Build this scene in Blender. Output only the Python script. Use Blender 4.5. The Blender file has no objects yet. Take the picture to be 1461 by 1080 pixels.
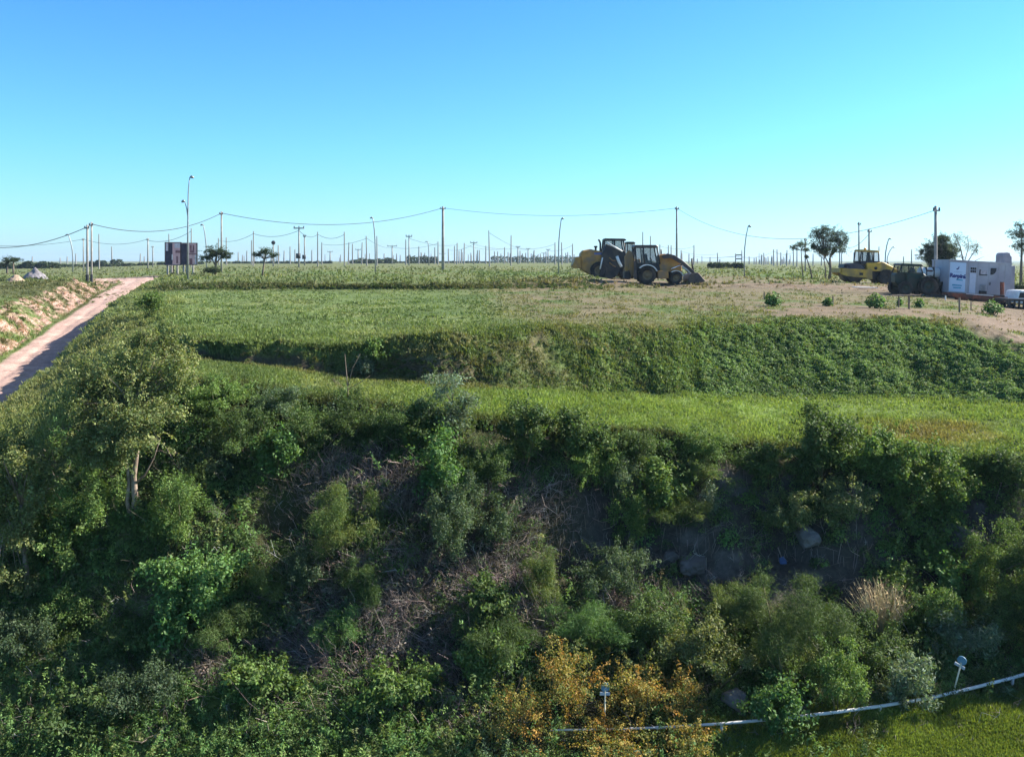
import bpy, math, random
import numpy as np
from mathutils import Vector, Matrix, noise

# ------------------------------------------------------------------ camera, sky, sun
SC = bpy.context.scene
CZ = 2.0                       # eye height above the machine yard
F, CX, HR = 1265.0, 730.5, 372.0   # focal length, centre column and horizon row of the photo, in its pixels
R = math.radians
SUN_AZ, SUN_EL = 19.0, 35.0    # degrees beyond due right, degrees up
cam = bpy.data.objects.new('camera', bpy.data.cameras.new('camera'))
SC.collection.objects.link(cam); SC.camera = cam
cam.location = (0, 0, CZ); cam.rotation_euler = (R(90), 0, 0)
cam.data.sensor_width = 36.0; cam.data.lens = 36.0 * F / 1461.0
cam.data.shift_y = -(540.0 - HR) / 1461.0
cam.data.clip_start = 0.1; cam.data.clip_end = 12000

W = bpy.data.worlds.new('World'); SC.world = W; W.use_nodes = True
nt = W.node_tree; bg = nt.nodes['Background']
sky = nt.nodes.new('ShaderNodeTexSky'); sky.sky_type = 'NISHITA'; sky.sun_disc = False
sky.sun_elevation = R(SUN_EL); sky.sun_rotation = R(90 - SUN_AZ)
sky.air_density = 1.0; sky.dust_density = 0.4; sky.ozone_density = 2.0; sky.altitude = 50
# the air is hazier and paler low down: a tint by height above the horizon, all round
geo = nt.nodes.new('ShaderNodeTexCoord'); sep = nt.nodes.new('ShaderNodeSeparateXYZ'); nt.links.new(geo.outputs['Generated'], sep.inputs[0])
ramp = nt.nodes.new('ShaderNodeValToRGB'); nt.links.new(sep.outputs[2], ramp.inputs[0])
ramp.color_ramp.elements[0].position = 0.0; ramp.color_ramp.elements[0].color = (0.52, 0.80, 1.20, 1)
ramp.color_ramp.elements[1].position = 0.35; ramp.color_ramp.elements[1].color = (0.27, 0.74, 1.17, 1)
e = ramp.color_ramp.elements.new(0.62); e.color = (0.85, 0.90, 0.95, 1)
e = ramp.color_ramp.elements.new(0.12); e.color = (0.40, 0.84, 1.12, 1)
sky_tint = nt.nodes.new('ShaderNodeMix'); sky_tint.data_type = 'RGBA'; sky_tint.blend_type = 'MULTIPLY'
sky_tint.inputs[0].default_value = 1.0
nt.links.new(sky.outputs[0], sky_tint.inputs[6]); nt.links.new(ramp.outputs[0], sky_tint.inputs[7])
nt.links.new(sky_tint.outputs[2], bg.inputs[0]); bg.inputs[1].default_value = 0.080
sun = bpy.data.objects.new('sun', bpy.data.lights.new('sun', 'SUN')); SC.collection.objects.link(sun)
sun.data.energy = 5.0; sun.data.angle = R(0.6); sun.data.color = (1.0, 0.93, 0.80)
sd = Vector((math.cos(R(SUN_EL)) * math.cos(R(SUN_AZ)), math.cos(R(SUN_EL)) * math.sin(R(SUN_AZ)), math.sin(R(SUN_EL))))
sun.rotation_euler = sd.to_track_quat('Z', 'Y').to_euler()
SC.view_settings.view_transform = 'Standard'; SC.view_settings.look = 'None'
SC.view_settings.gamma = 1.0; SC.view_settings.use_curve_mapping = False
SC.view_settings.exposure = 1.38

rng = np.random.default_rng(11); random.seed(5)
COL = SC.collection

# ------------------------------------------------------------------ helpers
def tag(o, label=None, cat=None, group=None, kind=None):
    if label: o['label'] = label
    if cat: o['category'] = cat
    if group: o['group'] = group
    if kind: o['kind'] = kind
    return o

def empty(name, loc, rot=(0, 0, 0), scale=1.0):
    o = bpy.data.objects.new(name, None); COL.objects.link(o)
    o.location = loc; o.rotation_euler = rot; o.scale = (scale,) * 3; o.empty_display_size = 0.2
    return o

def mat(name, col, rough=0.7, metal=0.0, var=0.25, scale=6.0, bump=0.0, spec=0.3, dirt=None, dirt_scale=2.0):
    m = bpy.data.materials.new(name); m.use_nodes = True
    n = m.node_tree.nodes; l = m.node_tree.links; p = n['Principled BSDF']
    p.inputs['Roughness'].default_value = rough; p.inputs['Metallic'].default_value = metal
    p.inputs['Specular IOR Level'].default_value = spec
    tc = n.new('ShaderNodeTexCoord'); nz = n.new('ShaderNodeTexNoise'); nz.inputs['Scale'].default_value = scale
    nz.inputs['Detail'].default_value = 6
    l.new(tc.outputs['Object'], nz.inputs['Vector'])
    rp = n.new('ShaderNodeValToRGB')
    rp.color_ramp.elements[0].position = 0.3; rp.color_ramp.elements[1].position = 0.7
    rp.color_ramp.elements[0].color = tuple(c * (1 - var) for c in col) + (1,)
    rp.color_ramp.elements[1].color = tuple(min(1, c * (1 + var)) for c in col) + (1,)
    l.new(nz.outputs[0], rp.inputs[0]); out = rp.outputs[0]
    if dirt:
        n2 = n.new('ShaderNodeTexNoise'); n2.inputs['Scale'].default_value = dirt_scale; n2.inputs['Detail'].default_value = 8
        l.new(tc.outputs['Object'], n2.inputs['Vector'])
        r2 = n.new('ShaderNodeValToRGB'); r2.color_ramp.elements[0].position = 0.42; r2.color_ramp.elements[1].position = 0.62
        l.new(n2.outputs[0], r2.inputs[0])
        mx = n.new('ShaderNodeMix'); mx.data_type = 'RGBA'
        l.new(r2.outputs[0], mx.inputs[0]); l.new(out, mx.inputs[6]); mx.inputs[7].default_value = tuple(dirt) + (1,)
        out = mx.outputs[2]
    l.new(out, p.inputs['Base Color'])
    if bump:
        b = n.new('ShaderNodeBump'); b.inputs['Strength'].default_value = bump; b.inputs['Distance'].default_value = 0.05
        l.new(nz.outputs[0], b.inputs['Height']); l.new(b.outputs[0], p.inputs['Normal'])
    return m

def attr_mat(name, rough=0.55, transl=0.3, spec=0.3):
    m = bpy.data.materials.new(name); m.use_nodes = True
    n = m.node_tree.nodes; l = m.node_tree.links; p = n['Principled BSDF']; out = n['Material Output']
    a = n.new('ShaderNodeAttribute'); a.attribute_name = 'Col'
    l.new(a.outputs['Color'], p.inputs['Base Color'])
    p.inputs['Roughness'].default_value = rough; p.inputs['Specular IOR Level'].default_value = spec
    if transl > 0:
        t = n.new('ShaderNodeBsdfTranslucent')
        mx = n.new('ShaderNodeMix'); mx.data_type = 'RGBA'; mx.blend_type = 'MULTIPLY'; mx.inputs[0].default_value = 1
        mx.inputs[7].default_value = (1.5, 1.5, 0.6, 1)
        l.new(a.outputs['Color'], mx.inputs[6]); l.new(mx.outputs[2], t.inputs[0])
        ms = n.new('ShaderNodeMixShader'); ms.inputs[0].default_value = transl
        l.new(p.outputs[0], ms.inputs[1]); l.new(t.outputs[0], ms.inputs[2]); l.new(ms.outputs[0], out.inputs[0])
    return m

def np_mesh(name, verts, faces, mat_, cols=None, smooth=False):
    """verts (n,3), faces (m,k) with constant k"""
    me = bpy.data.meshes.new(name); k = faces.shape[1]
    me.vertices.add(len(verts)); me.vertices.foreach_set('co', verts.astype(np.float32).ravel())
    me.loops.add(faces.size); me.loops.foreach_set('vertex_index', faces.astype(np.int32).ravel())
    me.polygons.add(len(faces)); me.polygons.foreach_set('loop_start', (np.arange(len(faces)) * k).astype(np.int32))
    if smooth: me.polygons.foreach_set('use_smooth', np.ones(len(faces), dtype=bool))
    me.update(calc_edges=True)
    if cols is not None:
        at = me.attributes.new('Col', 'FLOAT_COLOR', 'POINT')
        c4 = np.ones((len(verts), 4), np.float32); c4[:, :3] = cols
        at.data.foreach_set('color', c4.ravel())
    me.materials.append(mat_)
    return me

def link(name, me, parent=None):
    o = bpy.data.objects.new(name, me); COL.objects.link(o)
    if parent: o.parent = parent
    return o

class MB:
    """collects boxes, prisms, tubes into one mesh"""
    def __init__(s): s.v = []; s.f = []
    def add(s, vs, fs):
        b = len(s.v); s.v += [tuple(v) for v in vs]; s.f += [tuple(i + b for i in f) for f in fs]
    def box(s, x0, x1, y0, y1, z0, z1):
        s.add([(x0, y0, z0), (x1, y0, z0), (x1, y1, z0), (x0, y1, z0), (x0, y0, z1), (x1, y0, z1), (x1, y1, z1), (x0, y1, z1)],
              [(0, 3, 2, 1), (4, 5, 6, 7), (0, 1, 5, 4), (1, 2, 6, 5), (2, 3, 7, 6), (3, 0, 4, 7)])
        return s
    def prism(s, pts, y0, y1, inset=0.0):
        """outline in x,z pulled through y; the edge can be softened by an inset rim"""
        n = len(pts); cx = sum(p[0] for p in pts) / n; cz = sum(p[1] for p in pts) / n
        if inset > 0:
            e = inset
            def sh(p):
                dx, dz = cx - p[0], cz - p[1]; d = math.hypot(dx, dz) or 1
                return (p[0] + dx / d * e, p[1] + dz / d * e)
            inn = [sh(p) for p in pts]
            rings = [(inn, y0), (pts, y0 + e), (pts, y1 - e), (inn, y1)]
        else:
            rings = [(pts, y0), (pts, y1)]
        vs = [(p[0], y, p[1]) for ring, y in rings for p in ring]; fs = []
        for r in range(len(rings) - 1):
            for i in range(n):
                j = (i + 1) % n; fs.append((r * n + i, r * n + j, (r + 1) * n + j, (r + 1) * n + i))
        fs.append(tuple(range(n - 1, -1, -1))); fs.append(tuple(range((len(rings) - 1) * n, len(rings) * n)))
        s.add(vs, fs); return s
    def tube(s, pts, rad, sides=7, cap=True):
        pts = [Vector(p) for p in pts]; m = len(pts)
        if not hasattr(rad, '__len__'): rad = [rad] * m
        vs = []; fs = []; prev = None
        for i, p in enumerate(pts):
            d = (pts[min(i + 1, m - 1)] - pts[max(i - 1, 0)]).normalized()
            a = prev if prev is not None else (Vector((0, 1, 0)) if abs(d.y) < 0.9 else Vector((1, 0, 0)))
            a = (a - d * a.dot(d)).normalized(); prev = a; b = d.cross(a)
            for k in range(sides):
                t = 2 * math.pi * k / sides; vs.append(p + (a * math.cos(t) + b * math.sin(t)) * rad[i])
        for i in range(m - 1):
            for k in range(sides):
                j = (k + 1) % sides; fs.append((i * sides + k, i * sides + j, (i + 1) * sides + j, (i + 1) * sides + k))
        if cap: fs.append(tuple(range(sides - 1, -1, -1))); fs.append(tuple(range((m - 1) * sides, m * sides)))
        s.add(vs, fs); return s
    def lathe_y(s, prof, cx, cz, seg=28):
        """profile of (radius, y), revolved about the axis through (cx, cz) along y"""
        vs = []; fs = []; m = len(prof)
        for r, y in prof:
            for k in range(seg):
                t = 2 * math.pi * k / seg; vs.append((cx + r * math.cos(t), y, cz + r * math.sin(t)))
        for i in range(m - 1):
            for k in range(seg):
                j = (k + 1) % seg; fs.append((i * seg + k, i * seg + j, (i + 1) * seg + j, (i + 1) * seg + k))
        s.add(vs, fs); return s
    def build(s, name, m, parent=None, smooth=False):
        me = bpy.data.meshes.new(name); me.from_pydata(s.v, [], s.f); me.materials.append(m)
        import bmesh
        bm = bmesh.new(); bm.from_mesh(me); bmesh.ops.recalc_face_normals(bm, faces=bm.faces); bm.to_mesh(me); bm.free()
        if smooth: me.polygons.foreach_set('use_smooth', [True] * len(me.polygons)); me.update()
        return link(name, me, parent)

# ------------------------------------------------------------------ value noise
def _h(ix, iy, seed):
    h = (ix.astype(np.int64) * 374761393 + iy.astype(np.int64) * 668265263 + seed * 974711) & 0xffffffff
    h = ((h ^ (h >> 13)) * 1274126177) & 0xffffffff
    return ((h ^ (h >> 16)) & 0xffffff) / float(0xffffff)
def vn(x, y, seed=0):
    ix = np.floor(x); iy = np.floor(y); fx = x - ix; fy = y - iy
    fx = fx * fx * (3 - 2 * fx); fy = fy * fy * (3 - 2 * fy)
    a = _h(ix, iy, seed); b = _h(ix + 1, iy, seed); c = _h(ix, iy + 1, seed); d = _h(ix + 1, iy + 1, seed)
    return (a * (1 - fx) + b * fx) * (1 - fy) + (c * (1 - fx) + d * fx) * fy
def fbm(x, y, seed=0, o=4):
    r = 0; a = 0.5; s = 0
    for i in range(o):
        r = r + a * (vn(x * 2 ** i + 17.3 * i, y * 2 ** i - 9.1 * i, seed + i) - 0.5); s += a; a *= 0.5
    return r / s * 2      # about -1..1
def sstep(x, a, b):
    t = np.clip((x - a) / (b - a), 0, 1); return t * t * (3 - 2 * t)

# ------------------------------------------------------------------ terrain: lines of the land, surveyed per bearing
BEAR = [-420, 0, 60, 110, 165, 210, 260, 350, 500, 620, 750, 900, 1100, 1300, 1400, 1461, 1880]
def fr(row, D): return (D * F / (row - HR), D)          # a line seen at this photo row, this far below the eye
def fy(Y, D): return (Y, D)
FEAT = [
 [fr(1420, 9.3)] * 17,
 [fr(1080, 8.8)] * 17,
 [fr(900, 7.6)] * 7 + [fr(920, 7.8), fr(950, 8.1), fr(970, 8.3), fr(985, 8.4), fr(990, 8.5), fr(985, 8.5), fr(975, 8.5), fr(968, 8.5), fr(960, 8.5), fr(950, 8.5)],
 [fr(740, 5.6)] * 7 + [fr(760, 5.9), fr(800, 6.4), fr(820, 6.7), fr(840, 7.0), fr(850, 7.3), fr(860, 7.4), fr(850, 7.4), fr(845, 7.35), fr(840, 7.3), fr(840, 7.3)],
 [fy(19.9, 5.0), fy(20.5, 4.9), fy(21, 4.6), fy(22, 3.9), fy(22, 3.3), fy(22.5, 2.95), fr(545, 2.98), fr(548, 3.1), fr(575, 3.6), fr(590, 3.85), fr(605, 4.1), fr(620, 4.4), fr(635, 4.7), fr(650, 4.95), fr(655, 5.0), fr(660, 5.05), fr(665, 5.1)],
 [fy(24, 4.7), fy(25, 4.45), fy(27, 4.2), fy(30, 3.5), fy(30, 2.75), fy(26, 2.65), fr(509, 2.78), fr(518, 2.88), fr(538, 3.34), fr(549, 3.5), fr(557, 3.75), fr(560, 4.15), fr(563, 4.5), fr(566, 4.6), fr(570, 4.6), fr(574, 4.6), fr(580, 4.7)],
 [fy(26, 4.6), fy(29.7, 4.3), fy(35, 4.1), fy(43, 3.5), fy(56, 2.5), fy(40, 2.35), fr(480, 2.22), fr(487, 2.28), fr(488, 2.35), fr(480, 2.2), fr(468, 2.1), fr(462, 2.15), fr(456, 2.2), fr(452, 2.2), fr(465, 2.45), fr(488, 2.9), fr(510, 3.4)],
 [fy(58, 2.6), fy(62, 2.5), fy(62, 2.5), fy(62, 2.5), fy(64, 2.4), fy(62, 2.15), fr(414, 2.0), fr(414, 2.0), fr(413, 2.0), fr(413, 2.0), fr(413, 2.0), fr(410, 1.9), fr(412, 2.0), fr(422, 2.4), fr(430, 2.7), fr(437, 2.9), fr(455, 3.3)],
 [fy(80, 2.5), fy(84, 2.35), fy(84, 2.2), fy(84, 2.2), fy(84, 2.2), fy(64, 1.9), fr(405, 1.62), fr(405, 1.62), fr(405, 1.62), fr(405, 1.63), fr(405, 1.66), fr(404, 1.66), fr(405, 1.8), fr(410, 2.2), fr(414, 2.4), fr(420, 2.7), fr(430, 3.0)],
 [fy(150, 2.3), fy(150, 2.3), fy(150, 2.2), fy(150, 2.2), fy(150, 2.0), fy(190, 1.7), fy(250, 1.35), fy(250, 1.35), fy(250, 1.35), fy(250, 1.35), fy(250, 1.35), fy(200, 1.45), fy(112, 1.42), fy(120, 1.75), fy(120, 2.0), fy(120, 2.2), fy(120, 2.4)],
 [fy(900, 3.0)] * 5 + [fy(900, 2.0)] + [fy(900, 1.6)] * 5 + [fy(900, 1.9), fy(900, 3.0), fy(900, 4.0), fy(900, 5), fy(900, 5), fy(900, 5)],
 [fy(5000, 3.0)] * 17,
]
U = np.arange(-420, 1881, 2.5); NU = len(U)
Yg = np.concatenate([np.geomspace(11.4, 100, 760), np.geomspace(101, 5000, 90)]); NY = len(Yg)
FY = np.zeros((len(FEAT), NU)); FD = np.zeros((len(FEAT), NU))
ker = np.hanning(23); ker /= ker.sum()
for i, ft in enumerate(FEAT):
    for arr, c in ((FY, 0), (FD, 1)):
        a = np.interp(U, BEAR, [p[c] for p in ft]); a = np.convolve(np.pad(a, 11, mode='edge'), ker, 'valid'); arr[i] = a
# the lips and feet of the banks wander
wob = fbm(U / 60.0, U * 0 + 3.3, 7, 4)
FY[6] *= 1 + 0.018 * wob; FY[5] *= 1 + 0.02 * fbm(U / 45.0, U * 0 + 8.3, 9, 4); FY[4] *= 1 + 0.02 * fbm(U / 50.0, U * 0 + 5.3, 12, 4)
for i in range(1, len(FEAT)): FY[i] = np.maximum(FY[i], FY[i - 1] * 1.004)
Z = np.zeros((NY, NU)); T = np.zeros((NY, NU))
for c in range(NU):
    Z[:, c] = CZ - np.interp(Yg, FY[:, c], FD[:, c]); T[:, c] = np.interp(Yg, FY[:, c], np.arange(len(FEAT)))
X = (U[None, :] - CX) / F * Yg[:, None]; Y = np.repeat(Yg[:, None], NU, 1); UU = np.repeat(U[None, :], NY, 0)
def band(a, b, e=0.25): return sstep(T, a - e, a + e) * (1 - sstep(T, b - e, b + e))
ravine = 1 - sstep(T, 3.9, 4.2); bankm = band(5.0, 6.0, 0.15); upbank = band(7.0, 8.0, 0.2)
n1 = fbm(X / 1.6, Y / 1.6, 21, 4); n2 = fbm(X / 0.5, Y / 0.5, 31, 3); n3 = fbm(X / 6.0, Y / 6.0, 41, 3)
Z += ravine * sstep(T, 0.8, 2.2) * (0.32 * n1 + 0.10 * n2) + 0.05 * n1 * ravine
Zp = np.pad(Z, ((9, 9), (0, 0)), mode='edge'); Zs = np.mean([Zp[i_:i_ + NY] for i_ in range(19)], axis=0)
mk = band(5.5, 6.6, 0.3) * sstep(UU, 600, 740); Z = Z * (1 - mk) + Zs * mk
Z += bankm * (0.18 * n1 + 0.16 * n2) + upbank * (0.15 * n1)
Z += (1 - ravine) * (0.06 * n3 + 0.03 * n1) * (1 - sstep(Y, 60, 120)) + (1 - ravine) * sstep(Y, 60, 120) * 0.10 * n3 * (Y < 300)
# ploughed-looking little mounds in the upper grass near the machines and on the plateau's left
def blob(px, row_Y, r, h):
    bx = (px - CX) / F * row_Y
    return h * np.exp(-(((X - bx) ** 2 + (Y - row_Y) ** 2) / (r * r)))
for px, yy, r, h in ((215, 46, 2.2, 0.35), (180, 52, 2.0, 0.3), (230, 38, 1.2, 0.25), (825, 66, 2.5, 0.35), (790, 70, 2.0, 0.3), (760, 66, 1.8, 0.25), (850, 69, 1.5, 0.3), (60, 78, 5, 0.5), (10, 90, 6, 0.6)):
    Z += blob(px, yy, r, h)
# hollows in the ravine wall
for px, yy, r, h in ((830, 20.0, 0.9, -0.7), (400, 19.6, 0.8, -0.7), (1010, 20.0, 0.9, -0.9), (1220, 19.4, 1.0, -0.9), (1330, 20.3, 0.9, -0.9), (1100, 21.0, 0.8, -0.8), (1420, 20.5, 0.7, -0.6), (900, 20.5, 0.7, -0.6), (200, 18.6, 0.5, -0.45), (1180, 18.3, 0.6, -0.4), (690, 19.6, 0.5, -0.3)):
    Z += blob(px, yy, r, h)
# the dirt road cut into the left side
XL = np.interp(Yg, [20, 36.3, 44, 49.4, 60, 69.7, 75.4, 97, 110, 140], [-17.9, -22.7, -25.4, -27.1, -30.7, -33.5, -35.4, -42.6, -46.9, -57])
ZR = CZ - np.interp(Yg, [20, 30, 36, 44, 49.4, 60, 69.7, 75.4, 97, 112], [5.7, 5.55, 5.4, 5.1, 4.8, 4.2, 3.5, 3.1, 2.3, 2.1])
S = (X - XL[:, None]) * 0.954 + 0.22 * fbm(X / 3.0, Y / 3.0, 77, 3)
RW = 3.3
fade = 1 - sstep(Y, 98, 112)
rightk = sstep(S, RW, RW + 0.9); leftk = sstep(-S, 0.15, 2.9 + 0.5 * n1)
ruts = -0.05 * (np.exp(-((S - 0.9) / 0.22) ** 2) + np.exp(-((S - 2.4) / 0.22) ** 2))
zr = ZR[:, None] + ruts + 0.02 * n2
k = np.where(S > RW / 2, rightk, leftk)
lb = (S < 0) * (leftk > 0.02) * (leftk < 0.98) * fade
rocky = np.abs(fbm(X / 0.8, (Y + Z) / 1.2, 55, 4))
Z = Z * (1 - fade) + fade * (zr * (1 - k) + Z * k) + lb * (rocky - 0.3) * 0.5
roadm = fade * (1 - sstep(np.abs(S - RW / 2), RW / 2 - 0.15, RW / 2 + 0.15))
cross = sstep(Y, 97, 99) * (1 - sstep(Y, 106, 108)) * (1 - sstep(S, 3.0, 4.0)) * sstep(UU, 128, 140)
roadm = np.maximum(roadm, cross)
Z -= cross * 0.03
leftbank = lb

ROW = (CZ - Z) / Y * F + HR
ROWC = np.minimum.accumulate(ROW, axis=0)
lnY = np.log(Yg)
def ground_z(x, y):
    x = np.asarray(x, float); y = np.asarray(y, float)
    u = np.clip((x / y * F + CX - U[0]) / 2.5, 0, NU - 1.001); r = np.clip(np.interp(y, Yg, np.arange(NY)), 0, NY - 1.001)
    a = u.astype(int); b = r.astype(int); fu = u - a; fv = r - b
    return (Z[b, a] * (1 - fu) + Z[b, a + 1] * fu) * (1 - fv) + (Z[b + 1, a] * (1 - fu) + Z[b + 1, a + 1] * fu) * fv
def gp_many(px, row):
    """ground points seen from the photographer's spot along these bearings"""
    px = np.asarray(px, float); row = np.asarray(row, float)
    ci = np.clip(np.round((px - U[0]) / 2.5).astype(int), 0, NU - 1); out = np.zeros(len(px)); order = np.argsort(ci)
    bounds = np.searchsorted(ci[order], np.arange(NU + 1))
    for c in range(NU):
        ids = order[bounds[c]:bounds[c + 1]]
        if len(ids) == 0: continue
        p = -ROWC[:, c]
        out[ids] = np.interp(-row[ids], p + np.arange(NY) * 1e-9, Yg)
    x = (px - CX) / F * out
    return x, out, ground_z(x, out)
def gp(px, row):
    x, y, z = gp_many([px], [row]); return Vector((x[0], y[0], z[0]))
def at(px, Yd):
    x = (px - CX) / F * Yd; return Vector((x, Yd, float(ground_z(x, Yd))))
def zrow(row, Yd): return CZ - (row - HR) / F * Yd

# ground colours: what grows or lies where
def mixc(c, col, m): return c * (1 - m[..., None]) + np.array(col) * m[..., None]
YZ = Y * 0.8 + 1.5 * Z
nb = fbm(X / 2.2, YZ / 2.2, 61, 5); nc = fbm(X / 0.7, YZ / 0.7, 71, 4); nd = fbm(X / 9.0, Y / 9.0, 81, 4)
C = np.zeros((NY, NU, 3)) + np.array((0.118, 0.165, 0.056))
C = mixc(C, (0.155, 0.190, 0.072), sstep(nb + 0.5 * nc, 0.0, 0.5))
C = mixc(C, (0.082, 0.122, 0.042), sstep(-nb + 0.4 * nc, 0.15, 0.6))
C = mixc(C, (0.145, 0.150, 0.070), 0.8 * sstep(T, 7.9, 8.3) * sstep(nd + 0.4 * nb, -0.3, 0.35) )     # drier upper field
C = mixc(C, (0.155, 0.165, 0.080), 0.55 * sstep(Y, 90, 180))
low = band(4.0, 5.0, 0.2)
C = mixc(C, (0.170, 0.240, 0.065), low * sstep(UU, 480, 620) * 0.7)
C = mixc(C, (0.17, 0.135, 0.06), low * np.exp(-(((UU - 1350) / 130) ** 2 + ((ROW - 618) / 20) ** 2)) * sstep(nb, -0.4, 0.3))
C = mixc(C, (0.15, 0.125, 0.06), low * np.exp(-((T - 4.93) / 0.07) ** 2) * 0.7 * (UU < 700))
# soil of the ravine and the banks
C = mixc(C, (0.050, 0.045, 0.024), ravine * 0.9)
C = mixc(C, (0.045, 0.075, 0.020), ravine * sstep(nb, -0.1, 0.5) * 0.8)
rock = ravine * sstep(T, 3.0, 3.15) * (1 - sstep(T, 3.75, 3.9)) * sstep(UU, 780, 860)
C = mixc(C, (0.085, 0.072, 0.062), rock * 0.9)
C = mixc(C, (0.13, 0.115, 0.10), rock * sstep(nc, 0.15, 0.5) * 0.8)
C = mixc(C, (0.075, 0.058, 0.042), np.clip(band(5.0, 5.50, 0.12) * (1 - 0.8 * sstep(UU, 620, 760)) * (1 - sstep(UU, 760, 900)) * sstep(nc + 0.6 * nb, -0.7, -0.1), 0, 1) * 0.95)  # dark soil, with some of the lower bank's shade put into its colour
C = mixc(C, (0.135, 0.10, 0.07), bankm * sstep(nb + 0.9 * nc, 0.05, 0.4) * sstep(UU, 640, 720) * (1 - sstep(UU, 860, 980)) * 0.8)
C = mixc(C, (0.25, 0.160, 0.115), bankm * sstep(nb + 0.7 * nc, 0.55, 0.75) * sstep(UU, 380, 480) * (1 - sstep(UU, 500, 520) * (1 - sstep(UU, 680, 720))) * (1 - sstep(UU, 950, 1000)) * 0.7)
C = mixc(C, (0.13, 0.115, 0.06), band(5.3, 6.0, 0.2) * sstep(nc, -0.1, 0.4) * sstep(UU, 520, 620) * (1 - sstep(UU, 900, 1000)) * 0.6)
C = mixc(C, (0.080, 0.125, 0.038), bankm * sstep(UU, 860, 1000) * 0.8)
floorg = (1 - sstep(T, 1.6, 2.1)) * np.maximum(sstep(UU, 930, 1050) * (ROW > 990), 0.7 * (UU < 650))
C = mixc(C, (0.095, 0.135, 0.030), floorg * sstep(nb + nc, -1.2, -0.4))
C = mixc(C, (0.09, 0.08, 0.045), upbank * 0.6)
# the dry machine yard
edge = 690 + 40 * nb + (ROW - 430) * 1.2
yard = band(6.05, 8.0, 0.12) * sstep(UU, edge - 60, edge + 90)
dry = yard * sstep(nb + 0.35 * nc, -0.55, 0.15)
C = mixc(C, (0.168, 0.136, 0.086), dry * 0.9)
C = mixc(C, (0.17, 0.17, 0.06), yard * sstep(nb - 0.4 * nc, 0.2, 0.5) * 0.5)
C = mixc(C, (0.185, 0.146, 0.104), yard * sstep(UU, 960, 1060) * sstep(T, 6.5, 7.3) * 0.85)
track = band(7.4, 8.35, 0.25) * sstep(UU, 800, 880) * sstep(nb + 1.0 * nc, -0.5, 0.0)
C = mixc(C, (0.205, 0.152, 0.112), track * 0.85)
lip = band(6.0, 6.35, 0.12) * sstep(UU, 1040, 1100)
C = mixc(C, (0.19, 0.142, 0.10), lip * sstep(nc + nb, -0.4, 0.2) * 0.9)
rs = sstep(UU, 1360, 1410) * band(5.75, 7.0, 0.2)
C = mixc(C, (0.20, 0.148, 0.112), rs * sstep(nc + nb, -0.6, 0.0) * 0.85)
# the pink road and its cut bank
C = mixc(C, (0.150, 0.185, 0.070), (S > RW) * (S < RW + 9) * fade * 0.7 * (1 - sstep(UU, 200, 260)))
C = mixc(C, (0.42, 0.278, 0.236), lb * sstep(rocky + 0.25 * nc, 0.08, 0.30) * 0.95)
C = mixc(C, (0.11, 0.10, 0.045), lb * sstep(nb + 0.6 * nc, 0.02, 0.35) * 0.9)
C = mixc(C, (0.48, 0.33, 0.285), roadm)
C = mixc(C, (0.55, 0.40, 0.335), roadm * sstep(nc, 0.1, 0.6) * 0.7)
C = mixc(C, (0.20, 0.165, 0.10), roadm * np.exp(-((S - 1.65) / 0.3) ** 2) * sstep(nb + nc, -0.2, 0.5) * 0.5)
C *= 0.92 * (1 + 0.30 * nc[..., None]) * (1 + 0.22 * fbm(X / 0.16, YZ / 0.16, 91, 3)[..., None])

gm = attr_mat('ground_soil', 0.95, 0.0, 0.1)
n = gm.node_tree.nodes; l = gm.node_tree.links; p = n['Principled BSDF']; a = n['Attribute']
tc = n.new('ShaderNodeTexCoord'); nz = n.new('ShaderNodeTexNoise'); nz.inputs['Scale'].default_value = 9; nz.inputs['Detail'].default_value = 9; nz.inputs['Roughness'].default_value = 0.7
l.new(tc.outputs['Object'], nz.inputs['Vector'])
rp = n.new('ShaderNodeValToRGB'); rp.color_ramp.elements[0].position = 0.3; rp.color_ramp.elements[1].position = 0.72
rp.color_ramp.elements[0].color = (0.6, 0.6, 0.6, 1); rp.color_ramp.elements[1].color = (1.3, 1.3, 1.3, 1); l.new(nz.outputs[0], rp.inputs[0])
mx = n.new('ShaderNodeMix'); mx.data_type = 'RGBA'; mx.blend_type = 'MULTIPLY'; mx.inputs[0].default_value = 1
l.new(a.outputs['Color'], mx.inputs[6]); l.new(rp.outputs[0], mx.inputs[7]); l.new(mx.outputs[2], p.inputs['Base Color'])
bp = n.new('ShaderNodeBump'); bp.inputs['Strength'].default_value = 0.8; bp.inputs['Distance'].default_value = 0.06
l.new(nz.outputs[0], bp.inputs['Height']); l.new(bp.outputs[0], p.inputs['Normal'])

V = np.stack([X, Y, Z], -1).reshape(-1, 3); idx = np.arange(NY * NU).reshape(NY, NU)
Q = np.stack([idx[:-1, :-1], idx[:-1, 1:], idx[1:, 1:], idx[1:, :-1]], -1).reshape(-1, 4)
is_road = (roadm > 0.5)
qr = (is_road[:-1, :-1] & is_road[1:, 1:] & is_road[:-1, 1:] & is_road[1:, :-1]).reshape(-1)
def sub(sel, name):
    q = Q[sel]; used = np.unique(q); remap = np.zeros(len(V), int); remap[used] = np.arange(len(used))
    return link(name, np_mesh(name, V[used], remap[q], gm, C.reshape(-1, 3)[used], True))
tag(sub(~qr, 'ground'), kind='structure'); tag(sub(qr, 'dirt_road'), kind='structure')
b = MB(); b.box(-60, 60, -40, 11.9, CZ - 10.2, CZ - 9.55)
tag(b.build('lawn', mat('lawn_soil', (0.07, 0.10, 0.03), 0.95)), kind='structure')

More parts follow.
